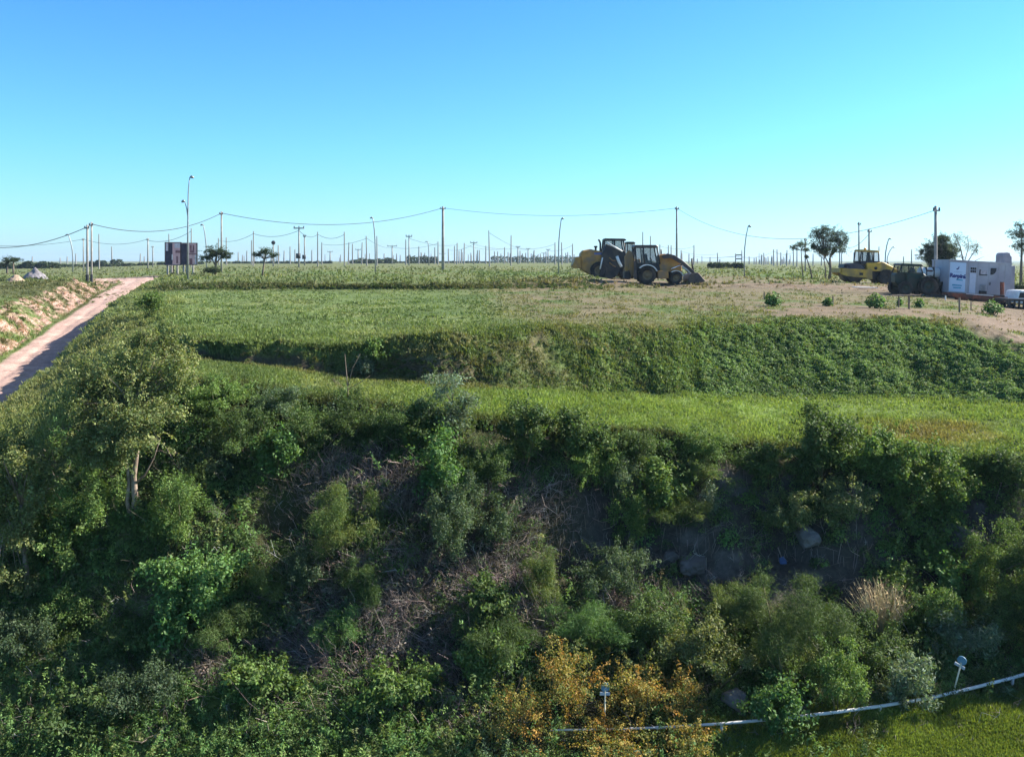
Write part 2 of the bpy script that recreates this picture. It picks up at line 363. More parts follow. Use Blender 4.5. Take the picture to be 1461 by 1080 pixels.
# ------------------------------------------------------------------ leaf makers
LEAF = attr_mat('leaf', 0.65, 0.28, 0.22); DRY = attr_mat('dry_leaf', 0.8, 0.12, 0.1); TWIG = attr_mat('twig', 0.9, 0.0, 0.1)
def unit(v): return v / np.maximum(np.linalg.norm(v, axis=1, keepdims=True), 1e-9)
def leaves(P, N, L, Wd, Cc, g=None, up=0.5, spread=0.8, droop=0.35):
    """one folded diamond per leaf: base, side, tip, side"""
    g = g or rng; n_ = len(P)
    nr = unit(N + g.normal(0, spread, (n_, 3)) + np.array((0, 0, up)))
    t = unit(np.cross(nr, g.normal(0, 1, (n_, 3)))); t = unit(t + N * 0.5 + np.array((0, 0, -droop)) * g.random((n_, 1)))
    s = unit(np.cross(nr, t)); nr = np.cross(t, s)
    L = (L * g.uniform(0.65, 1.3, n_))[:, None]; Wd = (Wd * g.uniform(0.7, 1.2, n_))[:, None]
    fold = nr * Wd * 0.35
    v = np.stack([P - t * L * 0.45, P + s * Wd * 0.5 + fold, P + t * L * 0.55, P - s * Wd * 0.5 + fold], 1).reshape(-1, 3)
    return v, np.repeat(Cc, 4, axis=0)
def leaf_mesh(name, chunks, m):
    v = np.concatenate([c[0] for c in chunks]); c = np.concatenate([c[1] for c in chunks])
    return np_mesh(name, v, np.arange(len(v)).reshape(-1, 4), m, c)
def twigs(P0, P1, r0, Cc, bend=0.12, g=None):
    """thin three-sided stems with one bend"""
    g = g or rng; n_ = len(P0); ln = np.linalg.norm(P1 - P0, axis=1, keepdims=True)
    Pm = (P0 + P1) / 2 + g.normal(0, 1, (n_, 3)) * ln * bend
    rr = np.broadcast_to(np.asarray(r0, float), (n_,))[:, None]
    ax = unit(P1 - P0); a_ = unit(np.cross(ax, g.normal(0, 1, (n_, 3)))); b_ = np.cross(ax, a_); vs = []
    for Pp, k_ in ((P0, 1.0), (Pm, 0.8), (P1, 0.35)):
        for j in range(3):
            th = 2.094 * j; vs.append(Pp + (a_ * math.cos(th) + b_ * math.sin(th)) * rr * k_)
    v = np.stack(vs, 1).reshape(-1, 3); base = np.arange(n_)[:, None] * 9
    fs = [np.stack([base[:, 0] + s_ * 3 + j, base[:, 0] + s_ * 3 + (j + 1) % 3, base[:, 0] + s_ * 3 + 3 + (j + 1) % 3, base[:, 0] + s_ * 3 + 3 + j], -1) for s_ in range(2) for j in range(3)]
    return v, np.concatenate(fs), np.repeat(Cc, 9, axis=0)
def twig_mesh(name, chunks, m):
    vs, fs, cs = [], [], []; o = 0
    for v, f, c in chunks: vs.append(v); fs.append(f + o); cs.append(c); o += len(v)
    return np_mesh(name, np.concatenate(vs), np.concatenate(fs), m, np.concatenate(cs))

PAL = {
 'dark': [(0.0494, 0.0914, 0.0247), (0.074, 0.1266, 0.032), (0.0986, 0.1617, 0.0431)],
 'mid': [(0.0789, 0.1463, 0.0311), (0.1105, 0.188, 0.0389), (0.1421, 0.2298, 0.0519)],
 'fresh': [(0.0684, 0.1554, 0.0357), (0.0931, 0.1974, 0.0473), (0.114, 0.2205, 0.0578)],
 'olive': [(0.162, 0.198, 0.0638), (0.21, 0.24, 0.0792), (0.114, 0.156, 0.0495)],
 'yellowish': [(0.105, 0.155, 0.034), (0.140, 0.180, 0.042), (0.085, 0.140, 0.032)],
 'pale':   [(0.130, 0.190, 0.120), (0.170, 0.230, 0.150), (0.085, 0.135, 0.080)],
 'blue': [(0.075, 0.125, 0.058), (0.105, 0.160, 0.080), (0.055, 0.095, 0.045)],
 'golden': [(0.32, 0.235, 0.035), (0.23, 0.215, 0.045), (0.36, 0.195, 0.025), (0.13, 0.16, 0.035), (0.26, 0.23, 0.05)],
 'brown': [(0.140, 0.118, 0.100), (0.200, 0.168, 0.145), (0.100, 0.086, 0.075)],
 'straw': [(0.60, 0.49, 0.26), (0.50, 0.39, 0.20), (0.42, 0.36, 0.20)],
 'tree':   [(0.022, 0.042, 0.018), (0.034, 0.060, 0.024), (0.048, 0.078, 0.030)],
}
for k_ in PAL:
    PAL[k_] = [tuple(1.02 * (0.88 * q_ + 0.12 * (0.3 * c_[0] + 0.6 * c_[1] + 0.1 * c_[2])) for q_ in c_) for c_ in PAL[k_]]
def pal(name, n_, g=None, clump=None, var=0.18):
    g = g or rng; p_ = np.array(PAL[name]); c = p_[g.integers(0, len(p_), n_) if clump is None else clump % len(p_)]
    return np.clip(c * (1 + g.normal(0, var, (n_, 1))) * (1 + g.normal(0, 0.06, (n_, 3))), 0.004, 0.9)

KIND = {  # leaf length, width, palette, leaves per square metre of shell
 'broad': (0.080, 0.046, 'fresh', 560), 'broad_dark': (0.074, 0.042, 'dark', 640), 'broad_mid': (0.080, 0.044, 'mid', 560),
 'small': (0.048, 0.025, 'mid', 1150), 'small_dark': (0.046, 0.024, 'dark', 1150), 'small_blue': (0.056, 0.022, 'blue', 1000),
 'feather': (0.095, 0.009, 'fresh', 1600), 'feather_dark': (0.095, 0.009, 'dark', 1700), 'feather_yellow': (0.090, 0.010, 'yellowish', 1500),
 'pale': (0.095, 0.026, 'pale', 560), 'olive': (0.060, 0.033, 'olive', 820), 'golden': (0.046, 0.026, 'golden', 360),
 'yellow_weed': (0.050, 0.018, 'yellowish', 1000),
}
def crown_leaves(center, rx, ry, rz, kind, g, dens=1.0, nl=None, leafscale=1.0, palette=None, lob=(0.15, 0.34)):
    """leaf sprays on a crowd of unequal lobes in an ellipsoid, with loose leaves and shoots that break the outline"""
    Lf, Wf, pl, den = KIND[kind]; Lf *= leafscale; Wf *= leafscale; den /= leafscale ** 2; pl = palette or pl
    nl = nl or int(20 + 18 * g.random()); v, c, cen = [], [], []; R3 = np.array((rx, ry, rz)); tone = g.normal(0, 0.08); skew = 1 + g.normal(0, 0.22, (6,))
    def put(P, dd, cl, sp=0.8):
        a_, b_ = leaves(P, dd, np.full(len(P), Lf), np.full(len(P), Wf), pal(pl, len(P), g, cl) * (1 + tone), g, 0.5, sp); v.append(a_); c.append(b_)
    for i in range(nl):
        d = unit(g.normal(0, 1, (1, 3)))[0]; d[2] = d[2] * 0.9 + 0.10
        rr = g.uniform(0.25, 1.0) * skew[int((math.atan2(d[1], d[0]) + math.pi) / 6.2832 * 5.999)]; q = np.array(center) + d * rr * R3; cen.append(q)
        s = g.uniform(*lob); e = R3 * s * g.uniform(0.65, 1.35, 3)
        ar = 4 * math.pi * ((e[0] * e[1] * e[2]) ** (2 / 3)); m_ = max(10, int(ar * den * dens * g.uniform(0.6, 1.15)))
        dd = unit(g.normal(0, 1, (m_, 3)) + np.array((0, 0, 0.3))); rad = g.uniform(0.35, 1.0, (m_, 1)) ** 0.8; far = g.random(m_) < 0.16; rad[far] *= g.uniform(1.1, 1.7, (far.sum(), 1))
        P = q + dd * rad * e + g.normal(0, 0.03, (m_, 3)); cl = np.full(m_, g.integers(0, 9)); mixk = g.random(m_) < 0.4
        cl[mixk] = g.integers(0, 9, mixk.sum()); put(P, dd, cl, 1.0)
    ns = int(16 + 16 * g.random())
    for i in range(ns):                      # shoots
        d = unit(g.normal(0, 1, (1, 3)) + np.array((0, 0, 0.9)))[0]; L_ = g.uniform(0.9, 1.55); m_ = max(5, int(8 * dens * (0.06 / Lf) * L_ * max(rx, rz) * 5))
        t = g.uniform(0.55, 1.0, (m_, 1)) * L_; P = np.array(center) + d * R3 * t + g.normal(0, Lf * 0.55, (m_, 3)); put(P, np.repeat(d[None], m_, 0), np.full(m_, g.integers(0, 9)), 1.0)
    return (np.concatenate(v), np.concatenate(c)), cen

BARK = mat('bark', (0.16, 0.125, 0.095), 0.9, var=0.4, scale=14, bump=0.5)
PALEBARK = mat('pale_bark', (0.30, 0.235, 0.185), 0.85, var=0.35, scale=9, bump=0.4, dirt=(0.17, 0.12, 0.09), dirt_scale=3)
STEM = mat('green_stem', (0.10, 0.095, 0.045), 0.8, var=0.3)

def shrub(px, row, wpx, hpx, kind, label, name='bush', cat='bush', group=None, depth=1.0, dens=1.0, leafscale=1.0, palette=None, hang=0.0, stems=6, lob=(0.15, 0.34)):
    g = np.random.default_rng(int(px * 131 + row * 7)); q = gp(px, row); s = q.y / F; w, h = wpx * s / 2, hpx * s
    o = empty(name, q); tag(o, label, cat, group or 'bushes of the ravine')
    if hang:      # a creeper that lies down the face of the cliff
        chunks, cen = [], []
        for i in range(9):
            rr = row - hpx * (1 - i / 8); pt = gp(px + g.normal(0, wpx * 0.14), rr); e = w * g.uniform(0.45, 0.8)
            ch, ce = crown_leaves(np.array(pt - q) + np.array((0, -0.10, 0.12)), e, e * 0.7, e * 0.7, kind, g, dens, 6, leafscale, palette)
            chunks.append(ch); cen += ce
    else:
        ch, cen = crown_leaves((0, 0, h * 0.55), w, w * depth, h * 0.52, kind, g, dens, None, leafscale, palette, lob); chunks = [ch]
    link('foliage', leaf_mesh('foliage', chunks, LEAF), o)
    mb = MB()
    for c_ in cen[:stems]:
        c_ = Vector(c_); r_ = max(0.008, 0.014 * w / 0.5)
        st = Vector((c_.x * 0.15, c_.y * 0.15, -0.06)) if not hang else Vector((c_.x, c_.y + 0.3, c_.z - 0.3))
        mb.tube([st, st.lerp(c_, 0.5) + Vector((g.normal(0, .04), g.normal(0, .04), 0.03)), c_], [r_, r_ * 0.7, r_ * 0.3], 5)
    mb.build('stem', STEM, o, True)
    return o

def tree(px, base_row, Yd, trunk, crowns, kind, label, name='tree', leafscale=1.0, dens=1.0, bark=None, palette=None, group=None, lob=(0.15, 0.34), nl=None):
    """trunk: list of polylines of (px,row,dy,radius); crowns: list of (px,row,wpx,hpx,dy) ; all measured at distance Yd"""
    g = np.random.default_rng(int(px * 17 + base_row)); q = at(px, Yd) if Yd else gp(px, base_row); Yd = q.y
    s = Yd / F; o = empty(name, q); tag(o, label, 'tree', group)
    def lp(x_, r_, dy=0): return Vector(((x_ - px) * s, dy, zrow(r_, Yd) - q.z))
    mb = MB(); chunks = []
    for k_, line in enumerate(trunk):
        pts = [lp(a_, b_, c_) for a_, b_, c_, d_ in line]
        if k_ == 0 and pts[0].z > -0.05: pts[0].z = -0.08
        mb.tube(pts, [d_ for *_, d_ in line], 8)
    for cx_, cr, cw, chh, dy in crowns:
        cc = lp(cx_, cr, dy)
        ch, cen = crown_leaves(cc, cw * s / 2, cw * s / 2 * 0.9, chh * s / 2, kind, g, dens, nl, leafscale, palette, lob); chunks.append(ch)
        # limbs reach from the nearest trunk end into the lobes
        ends = [lp(*ln[-1][:3]) for ln in trunk]; e0 = min(ends, key=lambda v_: (v_ - cc).length)
        for c_ in cen[:8]:
            c_ = Vector(c_); r_ = trunk[0][-1][3] * 0.5
            mb.tube([e0, e0.lerp(c_, 0.5) + Vector((0, 0, 0.06 * cw * s)), c_], [r_, r_ * 0.6, r_ * 0.25], 5)
    mb.build('trunk', bark or BARK, o, True)
    link('crown', leaf_mesh('crown', chunks, LEAF), o)
    return o
# ------------------------------------------------------------------ ground cover nobody could count
def rim_row(px): return np.interp(px, U, RIMROW)
RIMROW = np.array([np.interp(4.0, T[:, c], ROW[:, c]) for c in range(NU)])
TOPROW = np.array([np.interp(6.0, T[:, c], ROW[:, c]) for c in range(NU)])
FOOTROW = np.array([np.interp(5.0, T[:, c], ROW[:, c]) for c in range(NU)])
def colat(px, yy):
    ci = np.clip(np.round((px - U[0]) / 2.5).astype(int), 0, NU - 1); ri = np.clip(np.round(np.interp(yy, Yg, np.arange(NY))).astype(int), 0, NY - 1)
    return C[ri, ci], T[ri, ci], S[ri, ci], roadm[ri, ci]

VOID = [(830, 755, 90, 65), (405, 740, 60, 48), (1005, 790, 75, 50), (1150, 745, 45, 25), (1215, 840, 60, 70), (1345, 780, 75, 55), (1110, 850, 60, 40), (1160, 690, 35, 35), (200, 870, 55, 20), (1190, 890, 40, 40), (280, 775, 25, 35), (1120, 800, 50, 40), (900, 800, 45, 30), (1090, 670, 40, 30), (710, 625, 50, 22), (1420, 775, 40, 30)]
def void_p(px, row):
    v = np.zeros(len(px))
    for a_, b_, c_, d_ in VOID: v = np.maximum(v, np.exp(-(((px - a_) / c_) ** 2 + ((row - b_) / d_) ** 2) * 0.9))
    return v
BRUSH = [(520, 690, 90, 50, 1.0), (560, 860, 130, 80, 1.0), (700, 830, 90, 60, 0.9), (440, 930, 70, 35, 1.1), (600, 950, 110, 50, 0.9), (640, 740, 70, 60, 0.8), (900, 860, 70, 30, 0.7), (740, 720, 60, 50, 0.7), (760, 890, 50, 35, 0.9), (180, 850, 60, 25, 0.4), (290, 960, 50, 25, 0.6), (1000, 850, 50, 20, 0.5)]
def brush_p(px, row):
    v = np.zeros(len(px))
    for a_, b_, c_, d_, e_ in BRUSH: v = np.maximum(v, e_ * np.exp(-(((px - a_) / c_) ** 2 + ((row - b_) / d_) ** 2)))
    return v
def gold_p(px, row): return np.clip(np.exp(-(((px - 850) / 150) ** 2 + ((row - 1035) / 70) ** 2) * 1.1), 0, 1)

def clumps(px, row, rpx, flat, Lf, Wf, base, per, mat_, name, kindtag='stuff', shell=(0.45, 1.05), g=rng, jitter=0.16, spread=0.8, up=0.5, lift=0.0):
    """leafy mounds: one per ground point, all in one mesh; base = colour of each mound"""
    x, y, z = gp_many(px, row); s = y / F; r_ = rpx * s; nn = np.maximum(10, (per * np.ones(len(px)))).astype(int)
    rep = np.repeat(np.arange(len(px)), nn); m_ = len(rep)
    d = unit(g.normal(0, 1, (m_, 3)) + np.array((0, -0.15, 0.45))); d[:, 2] = np.abs(d[:, 2]) * 1.0 - 0.12
    rad = g.uniform(shell[0], shell[1], (m_, 1)) * r_[rep][:, None]
    P = np.stack([x, y, z + lift * r_], -1)[rep] + d * rad * np.array((1, 1, 1.0)) * np.stack([np.ones(m_), np.ones(m_), flat[rep]], -1)
    cc = base[rep] * (1 + g.normal(0, jitter, (m_, 1))) * (1 + g.normal(0, 0.05, (m_, 3)))
    v, c = leaves(P, d, Lf[rep], Wf[rep], np.clip(cc, 0.004, 0.9), g, up, spread)
    return v, c

# --- undergrowth of the ravine
def undergrowth():
    n_ = 11500; px = rng.uniform(-170, 1640, n_); rr = rim_row(px); row = rr - 8 + (1125 - rr) * rng.random(n_)
    bp_ = brush_p(px, row); keep = (rng.random(n_) > void_p(px, row) * 1.15) & ~((px > 790) & (row > rim_row(px) + 30) & (row < 850) & (rng.random(n_) < 0.5)) & (rng.random(n_) > bp_ * 0.5)
    keep &= ~((row > 1010) & (px > 1020) & (rng.random(n_) < 0.75)); keep &= ~((row > 1000) & (px > 1250))
    px, row, bp_ = px[keep], row[keep], bp_[keep]; n_ = len(px)
    zn = fbm(px / 70, row / 55, 5, 3); u_ = rng.random(n_); gold = gold_p(px, row)
    names = np.array(['dark'] * n_, dtype=object)
    names[u_ < 0.45] = 'mid'; names[(zn > 0.05) & (u_ < 0.5)] = 'fresh'; names[(zn < -0.2) & (u_ < 0.5)] = 'blue'
    names[(u_ > 0.88)] = 'olive'; names[(u_ > 0.965)] = 'yellowish'
    bl = (row > 930) & (px < 650); names[bl & (u_ < 0.75)] = 'mid'; names[bl & (u_ < 0.40)] = 'fresh'
    lf = (px < 300) & (row > 700) & (row < 960); names[lf & (u_ < 0.5)] = 'mid'; names[lf & (u_ < 0.2)] = 'fresh'
    rt = (px > 820) & (row < 860); names[rt & (u_ > 0.3) & (u_ < 0.9)] = 'dark'  # leaves darkened on the right wall to stand for its deep shade
    br = (bp_ > 0.4) & (u_ > 0.5); names[br] = 'brown'
    gd = rng.random(n_) < gold * 0.85; names[gd & (u_ < 0.62)] = 'golden'; names[gd & (u_ >= 0.62)] = 'yellowish'
    rim = (row < rim_row(px) + 14); names[rim & (u_ < 0.55)] = 'mid'; names[rim & (u_ < 0.25)] = 'yellowish'
    base = np.stack([np.array(PAL[k_][rng.integers(0, 3)]) for k_ in names]); base *= (1 + rng.normal(0, 0.15, (n_, 1)))
    rpx = rng.uniform(8, 21, n_) * (0.7 + 0.4 * rng.random(n_)); rpx[bl] *= 0.85; rpx[rim] *= 0.55; rpx[gd] *= 0.75
    lowc = (row > 1000); rpx[lowc] *= 0.7
    flat = rng.uniform(0.6, 1.6, n_); ty = rng.random(n_)
    Lf = np.where(ty < 0.3, rng.uniform(0.065, 0.09, n_), rng.uniform(0.036, 0.06, n_)); Wf = Lf * np.where(ty < 0.3, 0.52, np.where(ty > 0.75, 0.2, 0.45))
    Lf[gd] = 0.042; Wf[gd] = 0.024
    per = np.clip(rpx ** 2 * 0.62, 36, 230)
    ch = [clumps(px, row, rpx, flat, Lf, Wf, base, per, LEAF, 'u')]
    # upright and leaning shoots with leaves along them, which break up the mounds
    k_ = rng.integers(0, n_, 6000); m_ = len(k_); x, y, z = gp_many(px[k_] + rng.normal(0, 8, m_), row[k_] + rng.normal(0, 5, m_)); d = unit(np.stack([rng.normal(0, 0.4, m_), rng.normal(-0.25, 0.35, m_), np.ones(m_)], -1))
    hgt = rng.gamma(4, 0.11, m_); nl_ = (8 + hgt * 34).astype(int); rep_ = np.repeat(np.arange(m_), nl_); t = rng.random(len(rep_)) ** 0.7
    P = np.stack([x, y, z], -1)[rep_] + d[rep_] * (hgt[rep_] * t)[:, None] + rng.normal(0, 0.028, (len(rep_), 3)); P[:, 2] -= 0.12 * hgt[rep_] * t ** 2
    cc = base[k_][rep_] * 1.12 * (1 + rng.normal(0, 0.16, (len(rep_), 1))); Lx = rng.uniform(0.035, 0.075, m_)[rep_]
    ch.append(leaves(P, d[rep_], Lx, Lx * 0.4, np.clip(cc, 0.004, 0.9), rng, 0.4, 1.0))
    return leaf_mesh('undergrowth', ch, LEAF)
tag(link('undergrowth', undergrowth()), 'tangled green undergrowth covering the slope and floor of the ravine', 'undergrowth', kind='stuff')

# --- dry brush: bare brown stems and dead stalks
def brush():
    n_ = 125000; px = rng.uniform(-100, 1500, n_); row = rng.uniform(600, 1060, n_)
    keep = rng.random(n_) < np.clip(brush_p(px, row), 0, 1) * 0.95 + 0.045; keep &= row > rim_row(px) + 12
    px, row = px[keep], row[keep]; n_ = len(px); x, y, z = gp_many(px, row)
    P0 = np.stack([x, y, z - 0.02], -1)
    fl = fbm(px / 90, row / 70, 15, 2)
    d = np.stack([rng.normal(-0.25, 0.6, n_) + fl * 1.1, rng.normal(-0.35, 0.4, n_), rng.uniform(0.1, 1.0, n_)], -1); d = unit(d)
    ln = rng.gamma(3.0, 0.095, n_)[:, None]; cc = pal('brown', n_) * rng.choice([1.1, 1.6, 2.4, 3.2], n_, p=[0.45, 0.3, 0.17, 0.08])[:, None]
    cc *= np.array((1.0, 0.95, 0.98))
    ch = [twigs(P0, P0 + d * ln, rng.uniform(0.0025, 0.0065, n_), np.clip(cc, 0, 0.6))]
    # side twigs
    k_ = rng.integers(0, n_, n_); Q0 = P0[k_] + d[k_] * ln[k_] * rng.uniform(0.3, 0.9, (n_, 1)); dd = unit(d[k_] + rng.normal(0, 0.7, (n_, 3)))
    ch.append(twigs(Q0, Q0 + dd * ln[k_] * 0.45, 0.0028, np.clip(cc[k_], 0, 0.6)))
    # hanging roots and stalks on the bare faces
    m_ = 900; px = np.concatenate([rng.normal(560, 55, m_ // 2), rng.uniform(700, 1420, m_ // 2)]); row = np.concatenate([rng.uniform(650, 730, m_ // 2), rng.uniform(655, 800, m_ // 2)])
    x, y, z = gp_many(px, row); P0 = np.stack([x, y - 0.05, z + 0.1], -1)
    P1 = P0 + np.stack([rng.normal(0, 0.08, m_), rng.normal(-0.12, 0.08, m_), -rng.uniform(0.3, 0.9, m_)], -1)
    ch.append(twigs(P0, P1, 0.006, np.clip(pal('brown', m_) * 1.5, 0, 0.6), 0.05))
    return twig_mesh('dry_brush', ch, TWIG)
tag(link('dry_brush', brush()), 'brown leafless brush and dead stalks tangled on the ravine slope', 'brush', kind='stuff')

# --- leafy cover of the right-hand bank, thinner and drier to the left
def bank_cover():
    n_ = 12000; px = rng.uniform(840, 1800, n_); a_ = np.interp(px, U, FOOTROW) + 4; b_ = np.interp(px, U, TOPROW) - 2
    row = b_ + (a_ - b_) * rng.random(n_) ** 0.9; thin = sstep(px, 840, 1120) * 0.75 + 0.25
    keep = rng.random(n_) < thin; keep &= ~((px > 1370) & (row < 470 + (px - 1370) * 0.42) & (rng.random(n_) < 0.93)); keep &= ~((px < 1130) & (px > 1060) & (row < 470) & (rng.random(n_) < 0.5))
    px, row = px[keep], row[keep]; n_ = len(px); nm = rng.integers(0, 3, n_)
    base = np.array([(0.140, 0.225, 0.085), (0.175, 0.265, 0.100), (0.105, 0.180, 0.068)])[nm]; y_ = rng.random(n_) < 0.08; base[y_] = (0.14, 0.18, 0.04)
    pz = fbm(px / 40, row / 20, 8, 3); base *= (1 + 0.35 * pz)[:, None]
    rpx = rng.gamma(5, 0.85, n_) * (0.7 + 0.3 * sstep(px, 900, 1150)); flat = rng.uniform(0.7, 1.2, n_); Lf = rng.uniform(0.05, 0.08, n_); Wf = Lf * 0.55
    ch = [clumps(px, row, rpx, flat, Lf, Wf, base, 40, LEAF, 'b')]
    n_ = 2600; px = rng.uniform(225, 1000, n_); a_ = np.interp(px, U, FOOTROW) + 3; b_ = np.interp(px, U, TOPROW) - 6; row = b_ + (a_ - b_) * rng.random(n_)
    edge_ = np.minimum(row - b_, a_ - row) / (a_ - b_); fr_ = (a_ - row) / (a_ - b_); keep = rng.random(n_) < np.where((px < 535) & (fr_ > 0.08) & (fr_ < 0.7), 0.10, np.where(px < 900, 0.5 + 0.5 * (fbm(px / 25, row / 12, 44, 3) > 0.1), 0.85)); px, row = px[keep], row[keep]; n_ = len(px)
    nm = rng.integers(0, 4, n_); base = np.array([(0.075, 0.125, 0.036), (0.11, 0.15, 0.045), (0.055, 0.095, 0.03), (0.15, 0.14, 0.07)])[nm]
    ch.append(clumps(px, row, rng.uniform(1.8, 5.0, n_), rng.uniform(0.6, 1.2, n_), rng.uniform(0.05, 0.09, n_), np.full(n_, 0.022), base, 30, LEAF, 'b'))
    n_ = 420; px = rng.uniform(228, 860, n_); row = np.interp(px, BEAR, [np.nan_to_num(0) + 409.5] * len(BEAR)) + rng.normal(0, 2.0, n_); nm = rng.integers(0, 3, n_)
    base = np.array([(0.05, 0.09, 0.025), (0.075, 0.115, 0.03), (0.11, 0.12, 0.04)])[nm]
    ch.append(clumps(px, row, rng.uniform(2, 5.5, n_), rng.uniform(0.5, 1.0, n_), np.full(n_, 0.14), np.full(n_, 0.06), base, 34, LEAF, 'b'))
    return leaf_mesh('bank_cover', ch, LEAF)
tag(link('ground_cover', bank_cover()), 'leafy green creeping cover on the earth banks below the machine yard', 'ground cover', kind='stuff')

# --- grass
def grass():
    ch = []
    def tufts(n_, pxr, rowr, L0, W0, per, ok=None, bright=1.15, ymix=0.15):
        px = rng.uniform(*pxr, n_); row = rowr(px, rng.random(n_)) if callable(rowr) else rng.uniform(*rowr, n_)
        x, y, z = gp_many(px, row); c_, t_, s_, rm = colat(px, y)
        k_ = (rm < 0.3) & (t_ > 3.9) if ok is None else ok(px, row, c_, t_, s_, rm)
        px, x, y, z, c_ = px[k_], x[k_], y[k_], z[k_], c_[k_]; n_ = len(px); rep = np.repeat(np.arange(n_), per)
        sz = (0.6 + 0.8 * np.clip(0.5 + fbm(x / 1.3, y / 1.3, 33, 3), 0, 1)) * (1 + 0.010 * np.maximum(0, y - 25))
        m_ = len(rep); N = unit(rng.normal(0, 0.45, (m_, 3)) + np.array((0, 0, 1.0)))
        P = np.stack([x, y, z], -1)[rep] + rng.normal(0, 0.05, (m_, 3)) * np.array((1, 1, 0)) + N * (L0 * 0.35)
        cc = c_[rep] * bright * (1 + rng.normal(0, 0.2, (m_, 1))); ye = rng.random(m_) < ymix; cc[ye] = cc[ye] * np.where(cc[ye][:, :1] > cc[ye][:, 1:2], 1.0, np.array((1.45, 1.22, 1.1)))
        t = unit(N + rng.normal(0, 0.3, (m_, 3))); sd_ = unit(np.cross(t, rng.normal(0, 1, (m_, 3)))); Lx = (L0 * sz[rep] * rng.uniform(0.6, 1.3, m_))[:, None]; Wx = (W0 * sz[rep])[:, None]
        v = np.stack([P - t * Lx * 0.45, P + sd_ * Wx * 0.5, P + t * Lx * 0.55, P - sd_ * Wx * 0.5], 1).reshape(-1, 3)
        ch.append((v, np.repeat(np.clip(cc, 0.004, 0.8), 4, axis=0)))
    low_ok = lambda px, row, c_, t_, s_, rm: (t_ > 3.85) & (t_ < 5.1) & (rm < 0.2)
    tufts(30000, (200, 1700), lambda px, u_: np.interp(px, U, FOOTROW) + u_ * (rim_row(px) - np.interp(px, U, FOOTROW) + 6), 0.13, 0.028, 5, low_ok, 1.2)
    pl_ok = lambda px, row, c_, t_, s_, rm: (t_ > 5.9) & (rm < 0.2) & ~((c_[:, 0] > c_[:, 1] * 1.15) & (rng.random(len(px)) < 0.93))
    tufts(26000, (90, 1480), (404, 500), 0.11, 0.030, 4, pl_ok, 1.15)
    bk_ok = lambda px, row, c_, t_, s_, rm: (t_ > 5.0) & (t_ < 6.1) & (c_[:, 1] > c_[:, 0])
    tufts(12000, (220, 1000), (462, 560), 0.12, 0.028, 4, bk_ok, 1.15)
    tufts(9000, (-60, 1480), (381, 412), 0.22, 0.06, 4, pl_ok, 1.1)
    lf_ok = lambda px, row, c_, t_, s_, rm: (rm < 0.2) & (t_ > 3.8)
    tufts(22000, (-150, 260), (395, 660), 0.14, 0.028, 4, lf_ok, 1.25, 0.3)
    br_ok = lambda px, row, c_, t_, s_, rm: np.ones(len(px), bool)
    tufts(30000, (960, 1640), lambda px, u_: 1000 + 30 * np.clip((1250 - px) / 200, -1, 1) * (px < 1300) - 30 * (px > 1300) * np.clip((px - 1300) / 100, 0, 1) + u_ * 130, 0.13, 0.026, 5, br_ok, 1.5, 0.35)
    return leaf_mesh('grass', ch, LEAF)
tag(link('grass', grass()), 'short sunlit grass on the terraces, the fields and the ravine floor', 'grass', kind='stuff')

